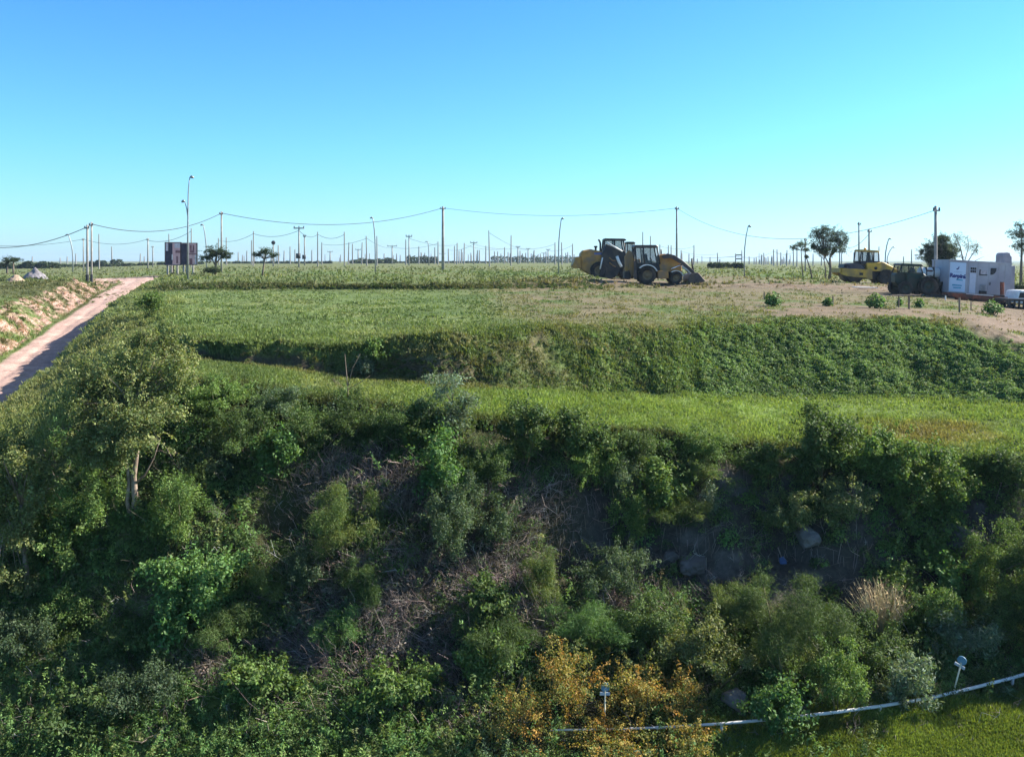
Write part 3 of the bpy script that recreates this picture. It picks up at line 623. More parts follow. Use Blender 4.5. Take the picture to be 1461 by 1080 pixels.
def weeds():
    ch = []
    n_ = 4200; px = rng.uniform(150, 900, n_); row = 412 + (474 - 412) * rng.random(n_) ** 1.1; k_ = rng.random(n_) < 0.05 + 0.9 * sstep(fbm(px / 38, row / 7, 14, 3), 0.0, 0.45) * (px < 720 + 120 * rng.random(n_)); px, row = px[k_], row[k_]; n_ = len(px); nm = rng.integers(0, 3, n_)
    base = np.array([(0.06, 0.10, 0.03), (0.10, 0.155, 0.045), (0.045, 0.08, 0.026)])[nm]
    ch.append(clumps(px, row, rng.gamma(4, 0.55, n_), rng.uniform(0.35, 0.9, n_), np.full(n_, 0.075), np.full(n_, 0.03), base, 22, LEAF, 'w'))
    n_ = 5200; px = rng.uniform(260, 1640, n_); f_ = np.interp(px, U, FOOTROW); row = f_ + 4 + (rim_row(px) - f_) * rng.random(n_); k_ = rng.random(n_) < 0.06 + 0.8 * sstep(fbm(px / 30, row / 9, 24, 3), 0.05, 0.5); px, row = px[k_], row[k_]; n_ = len(px); nm = rng.integers(0, 3, n_)
    base = np.array([(0.065, 0.11, 0.03), (0.13, 0.19, 0.05), (0.05, 0.085, 0.026)])[nm]
    ch.append(clumps(px, row, rng.gamma(4, 0.75, n_), rng.uniform(0.4, 0.9, n_), np.full(n_, 0.06), np.full(n_, 0.028), base, 24, LEAF, 'w'))
    n_ = 260; px = rng.uniform(20, 240, n_); row = np.interp(px, [20, 60, 110, 165, 240], [600, 575, 510, 445, 420]) + rng.uniform(0, 90, n_); nm = rng.integers(0, 4, n_)
    base = np.array([(0.11, 0.15, 0.045), (0.14, 0.18, 0.06), (0.18, 0.19, 0.07), (0.075, 0.115, 0.04)])[nm]
    ch.append(clumps(px, row, rng.uniform(2, 6, n_), rng.uniform(0.5, 1.1, n_), np.full(n_, 0.09), np.full(n_, 0.024), base, 46, LEAF, 'w'))
    n_ = 260; px = rng.uniform(-60, 175, n_); row = np.interp(px, [-60, 0, 60, 120, 175], [470, 440, 425, 412, 402]) + rng.normal(0, 12, n_); nm = rng.integers(0, 3, n_)
    base = np.array([(0.07, 0.10, 0.03), (0.10, 0.12, 0.04), (0.13, 0.13, 0.05)])[nm]
    ch.append(clumps(px, row, rng.uniform(2, 5, n_), rng.uniform(0.5, 1.0, n_), np.full(n_, 0.15), np.full(n_, 0.035), base, 30, LEAF, 'w'))
    n_ = 200; px = rng.uniform(680, 870, n_); row = rng.uniform(385, 404, n_); nm = rng.integers(0, 3, n_)
    base = np.array([(0.06, 0.10, 0.03), (0.09, 0.13, 0.04), (0.05, 0.085, 0.025)])[nm]
    ch.append(clumps(px, row, rng.uniform(1.5, 4, n_), rng.uniform(0.4, 0.9, n_), np.full(n_, 0.18), np.full(n_, 0.05), base, 26, LEAF, 'w'))
    return leaf_mesh('weeds', ch, LEAF)
tag(link('weeds', weeds()), 'low green weeds scattered over the grass of the terraces', 'weeds', kind='stuff')

# --- far woods on the horizon
def woods():
    g = np.random.default_rng(77); ch = []
    runs = [(-60, 50, 376, 260, 4.5), (36, 75, 373, 260, 5.0), (70, 235, 377, 330, 4.0), (140, 165, 370, 330, 4.6), (225, 290, 374, 330, 4.0), (330, 470, 373, 420, 4), (505, 562, 368, 420, 5), (583, 626, 364, 430, 6), (560, 700, 373, 520, 3), (705, 820, 364.5, 560, 6), (1016, 1052, 386.5, 170, 2.0)]
    for x0, x1, top, Yd, w_ in runs:
        x_ = x0
        while x_ < x1:
            s = Yd / F; tp = top + g.uniform(-0.5, 3.0); ctr = at(x_, Yd); zt = zrow(tp, Yd); h_ = max(0.8, zt - ctr.z)
            r_ = w_ * s * g.uniform(0.8, 1.5); m_ = 150; d = unit(g.normal(0, 1, (m_, 3)) + np.array((0, 0, 0.2)))
            P = np.array((ctr.x, ctr.y + g.uniform(-6, 6), ctr.z + h_ * 0.45)) + d * g.uniform(0.6, 1.0, (m_, 1)) * np.array((r_, r_, h_ * 0.55))
            ch.append(leaves(P, d, np.full(m_, 0.85), np.full(m_, 0.6), pal('tree', m_, g) * 0.9, g)); x_ += w_ * g.uniform(0.7, 1.2)
    return leaf_mesh('distant_woods', ch, LEAF)
tag(link('distant_woods', woods()), 'dark blue-green woods far off along the horizon', 'woods', kind='stuff')

# ------------------------------------------------------------------ trees and bushes one can point to
tree(188, 742, 19.2, [
    [(189, 742, 0, .085), (193, 712, 0, .07), (190, 680, .02, .065), (196, 640, 0, .05), (190, 585, .05, .035)],
    [(188, 742, -.03, .05), (182, 715, -.03, .042), (184, 690, 0, .04), (182, 665, 0, .03), (165, 620, -.1, .02)],
    [(193, 690, 0, .03), (206, 678, .02, .018), (218, 655, .05, .010), (228, 625, .05, .005)]],
    [(185, 530, 105, 95, .1), (235, 545, 90, 110, .3), (140, 570, 95, 110, -.2), (205, 605, 110, 90, -.4), (155, 640, 95, 80, -.4), (130, 620, 60, 110, .1), (225, 500, 70, 50, .5), (180, 640, 90, 70, -.5), (115, 560, 60, 80, .2), (185, 585, 120, 90, -.1)],
    'olive', 'yellow-green small-leaved tree with a pale forked trunk beside the road slope', dens=1.0, bark=PALEBARK, nl=16)
tree(38, 868, 18.4, [[(38, 870, 0, .06), (40, 845, 0, .055), (36, 800, 0, .05), (30, 720, 0, .035)], [(37, 800, 0, .03), (10, 740, 0, .02)]],
    [(25, 650, 90, 110, 0), (-15, 720, 120, 130, 0), (35, 750, 90, 120, -.2), (5, 830, 110, 70, -.2), (55, 690, 50, 60, .1)],
    'olive', 'olive-yellow tree with a pale trunk at the left edge', dens=1.0, bark=PALEBARK, nl=16)
tree(640, 650, 21.6, [[(636, 655, 0, .03), (640, 610, 0, .024), (645, 575, 0, .014)], [(640, 610, 0, .014), (662, 585, 0, .01)], [(638, 625, 0, .014), (615, 590, 0, .01)]],
    [(640, 552, 60, 36, 0), (662, 580, 50, 40, 0), (612, 586, 44, 36, 0), (640, 600, 50, 36, -.1)],
    'pale', 'silvery grey-green sapling rising in front of the dark earth bank', dens=0.75, lob=(0.28, 0.42), nl=9)
tree(497, 575, 22.6, [[(497, 590, 0, .022), (496, 552, 0, .016), (492, 505, 0, .006)], [(496, 553, 0, .011), (503, 525, 0, .008), (514, 505, 0, .004)], [(496, 556, 0, .010), (515, 545, 0, .007), (528, 536, 0, .004)], [(497, 562, 0, .010), (482, 545, 0, .006), (474, 540, 0, .004)]],
    [(495, 572, 46, 30, 0)], 'small_dark', 'thin sapling with bare twigs standing left of the silvery sapling', dens=0.6)
tree(1540, 960, 18.6, [[(1540, 985, 0, .09), (1536, 880, 0, .07), (1530, 780, 0, .04)]],
    [(1500, 850, 120, 130, 0), (1560, 790, 150, 120, .3), (1585, 880, 120, 140, -.2), (1475, 800, 80, 80, .1), (1520, 920, 130, 90, -.3), (1600, 960, 140, 110, -.6)],
    'small_dark', 'dark leafy tree cut off by the right edge above the white rail', dens=0.9)

SHRUBS = [
 (287, 890, 130, 95, 'broad', 'bright green broad-leaved round bush below and right of the forked pale trunk'),
 (80, 835, 95, 92, 'broad_mid', 'glossy broad-leaved bush right beside the olive-yellow edge tree'),
 (248, 790, 95, 100, 'small', 'leafy mid-green bush just right of the forked pale trunk'),
 (135, 765, 90, 95, 'small', 'leafy mid-green bush just left of the forked pale trunk'),
 (392, 690, 66, 72, 'broad', 'fresh green upright bush directly above the dark hollow'),
 (335, 655, 100, 70, 'small_dark', 'dark spreading bush beside the right side of the yellow-green tree'),
 (318, 590, 90, 45, 'small', 'low leafy bush at the left end of the lower green strip'),
 (398, 600, 90, 45, 'small_blue', 'low bluish bush in the middle of the lower green strip, right of a leafy one'),
 (440, 650, 70, 62, 'small_dark', 'dark twiggy bush above the fresh green upright bush'),
 (505, 640, 90, 60, 'small_dark', 'dark mounded bush under the thin bare-twigged sapling'),
 (565, 640, 80, 55, 'small_dark', 'dark mounded bush between the bare-twigged and the silvery saplings'),
 (598, 625, 74, 46, 'broad_dark', 'dark dome-shaped bush against the lower left of the silvery sapling'),
 (632, 725, 84, 95, 'broad', 'light green broad-leaved bush right below the silvery sapling'),
 (750, 660, 82, 82, 'broad_dark', 'dark cone-shaped bush on the rim, first one right of the silvery sapling'),
 (826, 668, 74, 78, 'broad_dark', 'dark rounded bush on the rim next to the cone-shaped one'),
 (900, 665, 80, 45, 'small_dark', 'low dark bush on the rim right of the rounded dark bush'),
 (1005, 655, 86, 42, 'small', 'low mid-green bush on the rim above yellow weeds'),
 (990, 690, 90, 32, 'yellow_weed', 'low yellow-green weeds under the low rim bush'),
 (845, 690, 90, 55, 'small', 'mid-green bush below the dark rounded rim bush'),
 (690, 700, 90, 60, 'small_dark', 'dark feathery-topped scrub below the cone-shaped rim bush'),
 (885, 725, 54, 65, 'small_blue', 'blue-green upright bush hanging over the bare shaded cliff'),
 (942, 735, 66, 66, 'broad_mid', 'broad-leaved bush on the cliff just right of the blue-green upright one'),
 (965, 745, 90, 34, 'feather_yellow', 'yellow-green spray hanging below the cliff bush, over the pale ledge'),
 (900, 790, 56, 80, 'small', 'light green creeper hanging left of the pale rock ledge'),
 (1170, 700, 100, 112, 'broad_dark', 'tallest dark broad-leaved bush rising above the rim on the right'),
 (1100, 690, 70, 52, 'broad_dark', 'dark bush on the rim just left of the tallest one'),
 (1258, 700, 120, 82, 'broad_mid', 'wide broad-leaved bush on the rim just right of the tallest dark one'),
 (1335, 735, 100, 90, 'broad_mid', 'broad-leaved bush spilling over the cliff edge right of the wide rim bush'),
 (1390, 690, 70, 50, 'small', 'small leafy bush on the rim near the right edge'),
 (1445, 705, 80, 64, 'broad_dark', 'dark broad-leaved bush on the rim at the right edge'),
 (1125, 765, 80, 55, 'olive', 'yellowish olive bush on the cliff left of the grey rock face'),
 (1205, 750, 80, 60, 'olive', 'dull olive bush on the cliff right of the grey rock face'),
 (1015, 745, 22, 44, 'pale', 'slim pale grey-green plant on the dark cliff'),
 (1420, 860, 100, 100, 'small', 'bright leafy bush at the cliff foot by the right edge'),
 (1355, 870, 70, 70, 'broad', 'broad-leaved light bush at the cliff foot behind the straw-coloured tuft'),
 (1330, 905, 90, 62, 'small', 'green bush just right of the straw-coloured tuft'),
 (1125, 985, 165, 130, 'feather_dark', 'largest feathery dark green mound, left of the shaded grey boulder'),
 (1050, 890, 82, 52, 'feather_yellow', 'yellow-green feathery bush behind the largest feathery mound'),
 (1010, 985, 110, 100, 'olive', 'olive small-leaved bush between the golden shrubs and the feathery mound'),
 (490, 800, 98, 88, 'feather_yellow', 'feathery yellow-green bush at the upper left of the brown brush'),
 (770, 865, 56, 70, 'feather_yellow', 'narrow yellow-green feathery bush amid the brown brush'),
 (832, 925, 130, 62, 'feather', 'bright green feathery bush just above the golden shrubs'),
 (935, 935, 110, 80, 'small_dark', 'dark leafy bush between the bright feathery bush and the olive one'),
 (700, 890, 76, 58, 'broad_dark', 'dark fern-like bush in the lower brown brush'),
 (712, 935, 120, 55, 'feather_dark', 'soft feathery mound left of the bright feathery bush'),
 (875, 855, 110, 66, 'small_blue', 'grey-green leafy bush at the foot of the bare shaded cliff'),
 (650, 800, 95, 100, 'small_blue', 'blue-green leafy bush in the middle of the brown brush'),
 (710, 775, 70, 60, 'small_blue', 'small blue-green bush beside the bare shaded cliff'),
 (375, 865, 70, 62, 'feather_yellow', 'yellow-tinged feathery bush right of the bright round broad-leaved bush'),
 (435, 855, 70, 60, 'small_blue', 'small bluish bush left of the brown brush'),
 (515, 870, 80, 62, 'feather_dark', 'feathery green bush inside the left part of the brown brush'),
 (482, 925, 66, 50, 'feather', 'small bright feathery bush beside the pale dead twigs'),
 (330, 930, 100, 62, 'feather_dark', 'soft feathery bush below the bright round broad-leaved bush'),
 (243, 945, 50, 78, 'broad', 'upright leafy plant at the lower left of the bright round bush'),
 (190, 945, 80, 50, 'small_dark', 'dark low bush left of the upright leafy plant'),
 (95, 905, 100, 60, 'small', 'green bush below the glossy broad-leaved one near the left edge'),
 (20, 950, 90, 70, 'small_blue', 'grey-green bush below the pale trunk at the left edge'),
 (195, 1020, 130, 70, 'small_blue', 'pale bluish leafy bush low on the left'),
 (110, 1050, 120, 60, 'broad_dark', 'dark broad-leaved bush in the bottom left corner area'),
 (375, 1000, 100, 58, 'broad_mid', 'broad-leaved green bush low beneath the pale dead twigs'),
 (560, 1005, 120, 52, 'broad_mid', 'broad-leaved green bush low beneath the brown brush'),
 (690, 985, 90, 70, 'broad_mid', 'green leafy bush just left of the golden shrubs'),
 (812, 1030, 84, 96, 'golden', 'tallest golden-yellow shrub, left of the round blue sign'),
 (915, 1030, 100, 74, 'golden', 'wide golden-yellow shrub right of the round blue sign'),
 (742, 1060, 80, 66, 'golden', 'golden-green shrub left of the tallest golden one'),
 (972, 1025, 60, 62, 'golden', 'narrow golden shrub right of the wide one'),
 (870, 1078, 110, 40, 'golden', 'low golden shrub in front of the rail end'),
 (985, 1080, 80, 38, 'golden', 'small golden-orange shrub in front of the rail, right of the low one'),
 (1195, 1015, 80, 80, 'small', 'leafy green bush behind the rail, right of the pale boulder'),
 (1115, 1050, 90, 70, 'broad', 'light leafy bush growing through the rail by its left post'),
 (1302, 1005, 66, 66, 'pale', 'soft grey-green plant rising across the rail'),
 (1370, 940, 95, 56, 'pale', 'grey-green bush behind the tilted blue sign'),
 (1250, 960, 90, 62, 'small_dark', 'dark bush below the straw-coloured tuft'),
 (1440, 930, 80, 70, 'small_dark', 'dark bush right of the tilted blue sign'),
]
for a_ in SHRUBS: shrub(*a_)
shrub(1282, 845, 84, 165, 'broad_mid', 'long leafy creeper hanging down the cliff to the straw-coloured tuft', 'creeper', 'creeper', hang=1)
shrub(1150, 745, 46, 90, 'small_dark', 'dark leafy creeper hanging below the tallest rim bush', 'creeper', 'creeper', hang=1)
shrub(1345, 800, 70, 90, 'broad_mid', 'leafy creeper hanging on the cliff near the right edge', 'creeper', 'creeper', hang=1)
shrub(215, 448, 44, 26, 'small', 'low green bush on the grassy hump beside the far road', 'bush', 'bush', 'bushes of the terraces', leafscale=2)
shrub(537, 522, 34, 34, 'broad_mid', 'dark green plant standing against the dark earth bank', 'bush', 'bush', 'bushes of the terraces')
shrub(522, 536, 40, 24, 'pale', 'pale grey-green plant at the foot of the dark earth bank', 'bush', 'bush', 'bushes of the terraces')

# straw tuft
def straw_tuft(px, row, wpx, hpx, label):
    q = gp(px, row); s = q.y / F; g = np.random.default_rng(3); o = empty('grass_tuft', q); tag(o, label, 'grass tuft'); n_ = 520
    d = np.stack([g.normal(0, 0.42, n_), g.normal(0, 0.35, n_), np.ones(n_)], -1); d = unit(d); ln = (hpx * s * g.uniform(0.55, 1.15, n_))[:, None]
    P0 = np.stack([g.normal(0, 0.05, n_), g.normal(0, 0.05, n_), np.zeros(n_) - 0.03], -1); tv, tf, tcc = twigs(P0, P0 + d * ln, 0.005, pal('straw', n_, g), 0.06, g)
    P = P0 + d * ln * g.uniform(0.75, 1.0, (n_, 1)); v, c = leaves(P, d, np.full(n_, 0.09), np.full(n_, 0.016), pal('straw', n_, g), g, 0.2, 0.3, 0.1); f2 = np.arange(len(v)).reshape(-1, 4) + len(tv); link('stalks', np_mesh('stalks', np.concatenate([tv, v]), np.concatenate([tf, f2]), TWIG, np.concatenate([tcc, c])), o)
straw_tuft(1258, 905, 70, 74, 'straw-coloured dry grass tuft at the foot of the hanging creeper')

# rocks
ROCK = mat('rock', (0.20, 0.185, 0.18), 0.9, var=0.35, scale=5, bump=0.9, dirt=(0.16, 0.14, 0.12), dirt_scale=2.5)
DROCK = mat('dark_rock', (0.12, 0.108, 0.10), 0.95, var=0.35, scale=4, bump=0.9, dirt=(0.07, 0.06, 0.05), dirt_scale=2.0)
def boulder(px, row, wpx, hpx, label, m_, seed, lift=0.12):
    import bmesh
    q = gp(px, row); s = q.y / F; bm = bmesh.new(); bmesh.ops.create_icosphere(bm, subdivisions=4, radius=1.0); g = np.random.default_rng(seed)
    cuts = unit(g.normal(0, 1, (13, 3))); lim = g.uniform(0.55, 0.9, 13)
    for v in bm.verts:
        p = np.array(v.co)
        for c_, l_ in zip(cuts, lim):
            t_ = p @ c_
            if t_ > l_: p = p - c_ * (t_ - l_) * 0.93
        nz_ = noise.fractal(Vector(p * 2.2) + Vector((seed, 0, 0)), 1.0, 2.0, 5); p = p * (1 + 0.16 * nz_); v.co = (p[0] * wpx * s / 2 * 1.15, p[1] * wpx * s / 2 * 0.8, p[2] * hpx * s / 2 * 1.25)
    me = bpy.data.meshes.new('boulder'); bm.to_mesh(me); bm.free(); me.materials.append(m_)
    o = link('boulder', me); o.location = q + Vector((0, 0, hpx * s * lift)); o.rotation_euler = (0, 0, seed); tag(o, label, 'rock', 'rocks of the ravine')
boulder(1050, 1004, 46, 30, 'pale grey boulder lying in the bushes behind the white rail', ROCK, 2, 0.25)
boulder(1192, 900, 40, 34, 'grey boulder in shade beside the largest feathery mound', DROCK, 3)
boulder(985, 805, 56, 30, 'broken grey rock ledge low on the shaded cliff', DROCK, 4, 0.0)
boulder(1150, 765, 50, 26, 'grey rock face bare of leaves between two olive bushes', ROCK, 5, -0.15)
boulder(1368, 765, 70, 34, 'grey rock face showing near the right edge of the cliff', DROCK, 6, -0.05)
boulder(956, 800, 24, 18, 'small grey rock lying left of the broken rock ledge', DROCK, 7)

# ------------------------------------------------------------------ poles, lamps and wires
CONC = mat('concrete', (0.33, 0.315, 0.29), 0.85, var=0.25, scale=3, dirt=(0.24, 0.22, 0.20), dirt_scale=1.2)
GALV = mat('galvanised_steel', (0.30, 0.32, 0.33), 0.5, 0.6, var=0.2)
DARKM = mat('dark_metal', (0.035, 0.036, 0.042), 0.6, 0.3)
WIREM = mat('black_cable', (0.03, 0.035, 0.035), 0.7)
LAMPM = mat('lamp_housing', (0.25, 0.27, 0.28), 0.4, 0.5)
def taper(mb, h, r0, r1, sides=10, z0=-0.4): return mb.tube([(0, 0, z0), (0, 0, h * 0.5), (0, 0, h)], [r0, (r0 + r1) / 2, r1], sides)
def big_pole(px, base, top, wpx, label, Yd=None, foot=False):
    q = at(px, Yd) if Yd else gp(px, base); Yd = q.y; s = Yd / F; h = zrow(top, Yd) - q.z; o = empty('utility_pole', q); tag(o, label, 'utility pole', 'concrete poles of the near power line')
    r = wpx * s / 2; taper(MB(), h, r, r * 0.72).build('shaft', CONC, o, True)
    b_ = MB(); b_.tube([(-r * 1.9, -r, h - 0.35), (r * 1.9, -r, h - 0.35)], 0.06, 6); b_.build('bracket', GALV, o)
    for sx in (-1.5, 1.5): MB().tube([(sx * r, -r, h - 0.30), (sx * r, -r, h - 0.12)], [0.07, 0.05], 7).build('insulator', DARKM, o)
    if foot: MB().tube([(0, 0, -0.3), (0, 0, 0.75)], [r * 1.25, r * 1.2], 10).build('footing', DARKM, o)
    return q + Vector((0, 0, h - 0.2))
P632 = big_pole(632, 386, 295, 4.6, 'thickest concrete pole, standing alone at the middle of the field')
P316 = big_pole(316, 389, 302, 2.8, 'concrete pole rising through the crown of the round roadside tree')
P965 = big_pole(965.5, 0, 295, 3.2, 'tall concrete pole right behind the backhoe loader arm', 118)
P1335 = big_pole(1335, 420, 294, 5.2, 'tall concrete pole standing between tank trailer and white cabin')
P130 = big_pole(130.6, 402, 317, 3.0, 'right-hand pole of the close pair beside the dirt road', None, True)
P124 = big_pole(124.6, 403, 321, 3.6, 'left-hand pole of the close pair beside the dirt road', None, True)
big_pole(1225.5, 0, 317, 2.6, 'pole rising behind the left edge of the roller cab', 125)
P1240 = big_pole(1240, 0, 327, 3.2, 'pole rising behind the middle of the roller cab', 112)
big_pole(1149, 393, 340, 2.2, 'pole standing among the small trees left of the roller', 130)
P119 = big_pole(119, 392, 340, 1.8, 'thin pole just left of the close pair of poles', 185)
P211 = big_pole(211, 388, 340, 2.2, 'pole left of the billboards, the taller one of two', 190)
big_pole(218, 388, 351, 1.7, 'shorter pole just left of the billboards', 230)

FARG = 'poles of the far pole field'; FARL = 'slim grey concrete pole of the far pole field on the horizon'
protos = {}
def far_pole(px, top, hpx=None, kind='plain', w=None):
    hp = hpx or max(9.0, 379.5 - top); Yd = min(780, 8.2 * F / hp); q = at(px, Yd); s = Yd / F; h = max(3.0, zrow(top, Yd) - q.z)
    if kind not in protos:
        mb = MB(); taper(mb, 1.0, 1.0, 0.62, 7, -0.05)
        me = mb.build('pole_shaft_source', CONC, None, True); protos[kind] = me.data; bpy.data.objects.remove(me)
    o = bpy.data.objects.new('concrete_pole', protos[kind]); COL.objects.link(o); o.location = q; r = max(0.15, (w or 2.1) * s / 2); o.scale = (r, r, h); o.rotation_euler = (random.gauss(0, .008), random.gauss(0, .011), 0)
    tag(o, FARL, 'pole', FARG); return q + Vector((0, 0, h - 0.3)), s, h, o
TG = 'crossarm poles of the far pole field'
def t_pole(px, top, arm, hpx=None, w=2.0, label='far concrete pole carrying a short crossarm on its top', box=False):
    tp, s, h, o = far_pole(px, top, hpx, 'plain', w); q = o.location.copy(); bpy.data.objects.remove(o)
    e = empty('crossarm_pole', q); tag(e, label, 'pole', TG); r = w * s / 2; taper(MB(), h, r, r * 0.7, 8).build('shaft', CONC, e, True)
    a_ = arm * s / 2; m_ = MB(); m_.box(-a_, a_, -0.12, 0.12, h - 0.25, h); m_.build('crossarm', CONC, e)
    for k_ in (-0.9, 0, 0.9): MB().tube([(k_ * a_, 0, h), (k_ * a_, 0, h + 0.35)], [0.12, 0.08], 6).build('insulator', DARKM, e)
    if box: MB().tube([(0, -r - 0.4, h * 0.22), (0, -r - 0.4, h * 0.22 + 1.1)], 0.5, 10).build('transformer', DARKM, e, True)
    return tp
FAR = [(141.5, 334), (160, 352), (242, 334), (273, 326), (312, 340), (323, 339), (361.5, 330), (359, 343), (397, 350), (405, 358), (414, 352), (421, 356), (445, 357), (453.4, 331), (459, 346), (491.5, 331), (497, 346), (503, 348), (516, 346), (523.5, 337), (538, 337), (548, 362), (566, 362), (571, 364), (579, 342), (597.5, 352), (601, 360), (606, 361), (620.5, 353), (625, 345), (640, 355), (648.5, 351), (652, 347), (655, 358), (658, 356), (662, 347), (672, 361), (681, 357), (684, 357), (693, 351), (698.5, 329), (705.5, 359), (710, 359), (715, 362), (719.5, 353), (725, 360), (729, 336), (742, 358), (746, 362), (750, 361), (758, 362), (762, 357), (768, 363), (771, 362), (779, 359), (785, 364), (792, 346), (802, 346), (807.5, 361), (810, 360), (816.5, 348), (819, 363), (917, 331), (928, 337), (941.5, 349), (953.5, 350), (957.5, 350), (971.5, 357), (973, 361), (983, 362), (990, 350), (995, 369), (200, 362), (206, 366), (96, 366), (108, 362), (46, 366), (86, 368), (300, 362), (340, 360), (346, 364), (352, 358), (376, 362), (387, 360)]
tips = {}
for px, top in FAR: tips[px] = far_pole(px, top)[0]
for px, top, b_ in [(1013, 367, 386), (1024, 361, 386), (1027, 370, 386), (1069, 366, 388), (1076, 368, 388), (1079, 367, 388), (1084, 372, 388), (1087, 364, 388), (1090, 361, 388), (1093, 368, 388), (1096, 366, 388), (1101.5, 365, 389), (1104, 356, 389), (1109, 356, 389), (1114, 360, 389), (1116, 370, 389), (1122.5, 357, 390), (1126, 371, 390), (1132, 358, 391), (1137, 350, 391), (1160, 362, 393), (1172, 366, 394), (1198, 340, 395), (1201, 362, 395), (1218, 360, 396), (1254, 352, 396), (1300.5, 356, 398), (1289, 366, 398)]:
    tips[px] = far_pole(px, top, b_ - top)[0]
g_ = np.random.default_rng(4)
for i in range(70):
    px = g_.uniform(335, 1010) if i < 56 else g_.uniform(1065, 1135)
    if 805 < px < 905: continue
    far_pole(px, g_.uniform(359, 368), g_.uniform(11, 19), 'plain', g_.uniform(1.2, 1.8))
tips[426] = t_pole(426.5, 325, 15, 54, 2.6, 'nearest far pole with a wide crossarm and a transformer can', True)
tips[434] = t_pole(434.5, 337, 4, 43, 2.2, 'far pole with a small crossarm and a can, beside the widest crossarm pole', True)
for px, top, arm in [(559.5, 351, 14), (583.5, 337, 9), (676, 346, 10), (739, 352, 6), (753.5, 355, 6), (782, 356, 6), (511, 356, 8), (610, 366, 10), (631, 362, 9), (776, 361, 7), (471, 359, 8)]:
    tips[px] = t_pole(px, top, arm)
# the two-legged frame right of the backhoe
q = at(1054, 180); s = q.y / F; o = empty('pole_frame', q); tag(o, 'two-legged concrete pole frame with two cross beams right of the backhoe', 'pole frame')
for dx, tp in ((-4.5, 362), (4.5, 357)):
    m_ = MB(); hh = zrow(tp, q.y) - q.z; m_.tube([(dx * s, 0, -0.3), (dx * s, 0, hh)], [0.9 * s, 0.65 * s], 9); m_.build('post', CONC, o, True)
for rw in (364, 369.5): m_ = MB(); zz = zrow(rw, q.y) - q.z; m_.box(-3.6 * s, 3.7 * s, -0.12, 0.12, zz - 0.13, zz + 0.13); m_.build('beam', CONC, o)
tips[1049.5] = q + Vector((-4.5 * s, 0, zrow(364, q.y) - q.z))

# street lamps
def lamp_head(mb, p, d, L):
    p = Vector(p); mb.tube([p, p + Vector((d * L * 0.35, 0, 0.03)), p + Vector((d * L, 0, -0.06))], [0.05, 0.13, 0.07], 7)
def street_lamp(px_top, top, px_base, base, label, w=2.0, Yd=None, d=1):
    q = at(px_base, Yd) if Yd else gp(px_base, base); s = q.y / F; h = zrow(top, q.y) - q.z; dx = (px_top - px_base) * s
    o = empty('street_lamp', q); tag(o, label, 'street lamp', 'bent street lamps of the field'); r = w * s / 2
    pts = [(0, 0, -0.3), (0, 0, h * 0.35), (dx * 0.10, 0, h * 0.58), (dx * 0.45, 0, h * 0.8), (dx * 0.8, 0, h * 0.93), (dx, 0, h)]
    MB().tube(pts, [r, r * 0.9, r * 0.85, r * 0.75, r * 0.65, r * 0.6], 9).build('post', GALV, o, True)
    m_ = MB(); lamp_head(m_, (dx, 0, h), d, 4.0 * s); m_.build('lamp_head', LAMPM, o, True)
street_lamp(97.5, 335, 104, 391, 'bent street lamp left of the close pair of poles', 1.9, 165, -1)
street_lamp(290, 321, 294.5, 388, 'bent street lamp just left of the round roadside tree', 1.9, 120, -1)
street_lamp(532, 311, 535.5, 389, 'bent street lamp touching the sagging cable left of the thickest pole', 2.2, 118, -1)
street_lamp(801, 312, 797, 391, 'bent street lamp left of the wheel loader', 2.1, 105, 1)
street_lamp(1067.5, 323, 1062, 399, 'bent street lamp between backhoe loader and small trees', 1.9, 84, 1)
street_lamp(1268, 341, 1263, 398, 'taller bent street lamp right of the roller', 2.0, 130, 1)
street_lamp(1273, 353, 1265.5, 398, 'shorter bent street lamp right of the roller', 1.4, 165, 1)
street_lamp(610.5, 345, 612, 380, 'far bent street lamp left of the thickest pole', 1.6, 240, -1)
q = gp(268, 400); s = q.y / F; o = empty('street_lamp', q); tag(o, 'tall street lamp with two arms in front of the billboards', 'street lamp')
zz = lambda r_: zrow(r_, q.y) - q.z
MB().tube([(0, 0, -0.3), (0, 0, zz(330)), (.3 * s, 0, zz(300)), (.6 * s, 0, zz(275)), (1.6 * s, 0, zz(262)), (3 * s, 0, zz(253))], [1.35 * s, 1.15 * s, 0.95 * s, 0.8 * s, 0.7 * s, 0.6 * s], 9).build('post', GALV, o, True)
MB().tube([(0, 0, zz(310)), (-1.6 * s, 0, zz(298)), (-4.5 * s, 0, zz(287))], [0.8 * s, 0.7 * s, 0.55 * s], 8).build('arm', GALV, o, True)
m_ = MB(); lamp_head(m_, (3 * s, 0, zz(253)), 1, 5.5 * s); m_.build('lamp_head', LAMPM, o, True)
m_ = MB(); lamp_head(m_, (-4.5 * s, 0, zz(287.5)), -1, 4.5 * s); m_.build('lamp_head', LAMPM, o, True)
q = at(390, 215); s = q.y / F; o = empty('street_lamp', q); tag(o, 'far lamp post with a round head right of the leaning tree', 'street lamp')
hh = zrow(348, q.y) - q.z; taper(MB(), hh, 1.1 * s, 0.8 * s).build('post', CONC, o, True)
MB().lathe_y([(0.01, -0.25), (2.6 * s, -0.2), (3.0 * s, 0), (2.6 * s, 0.2), (0.01, 0.25)], 0, hh + 1.5 * s, 16).build('lamp_head', DARKM, o, True)

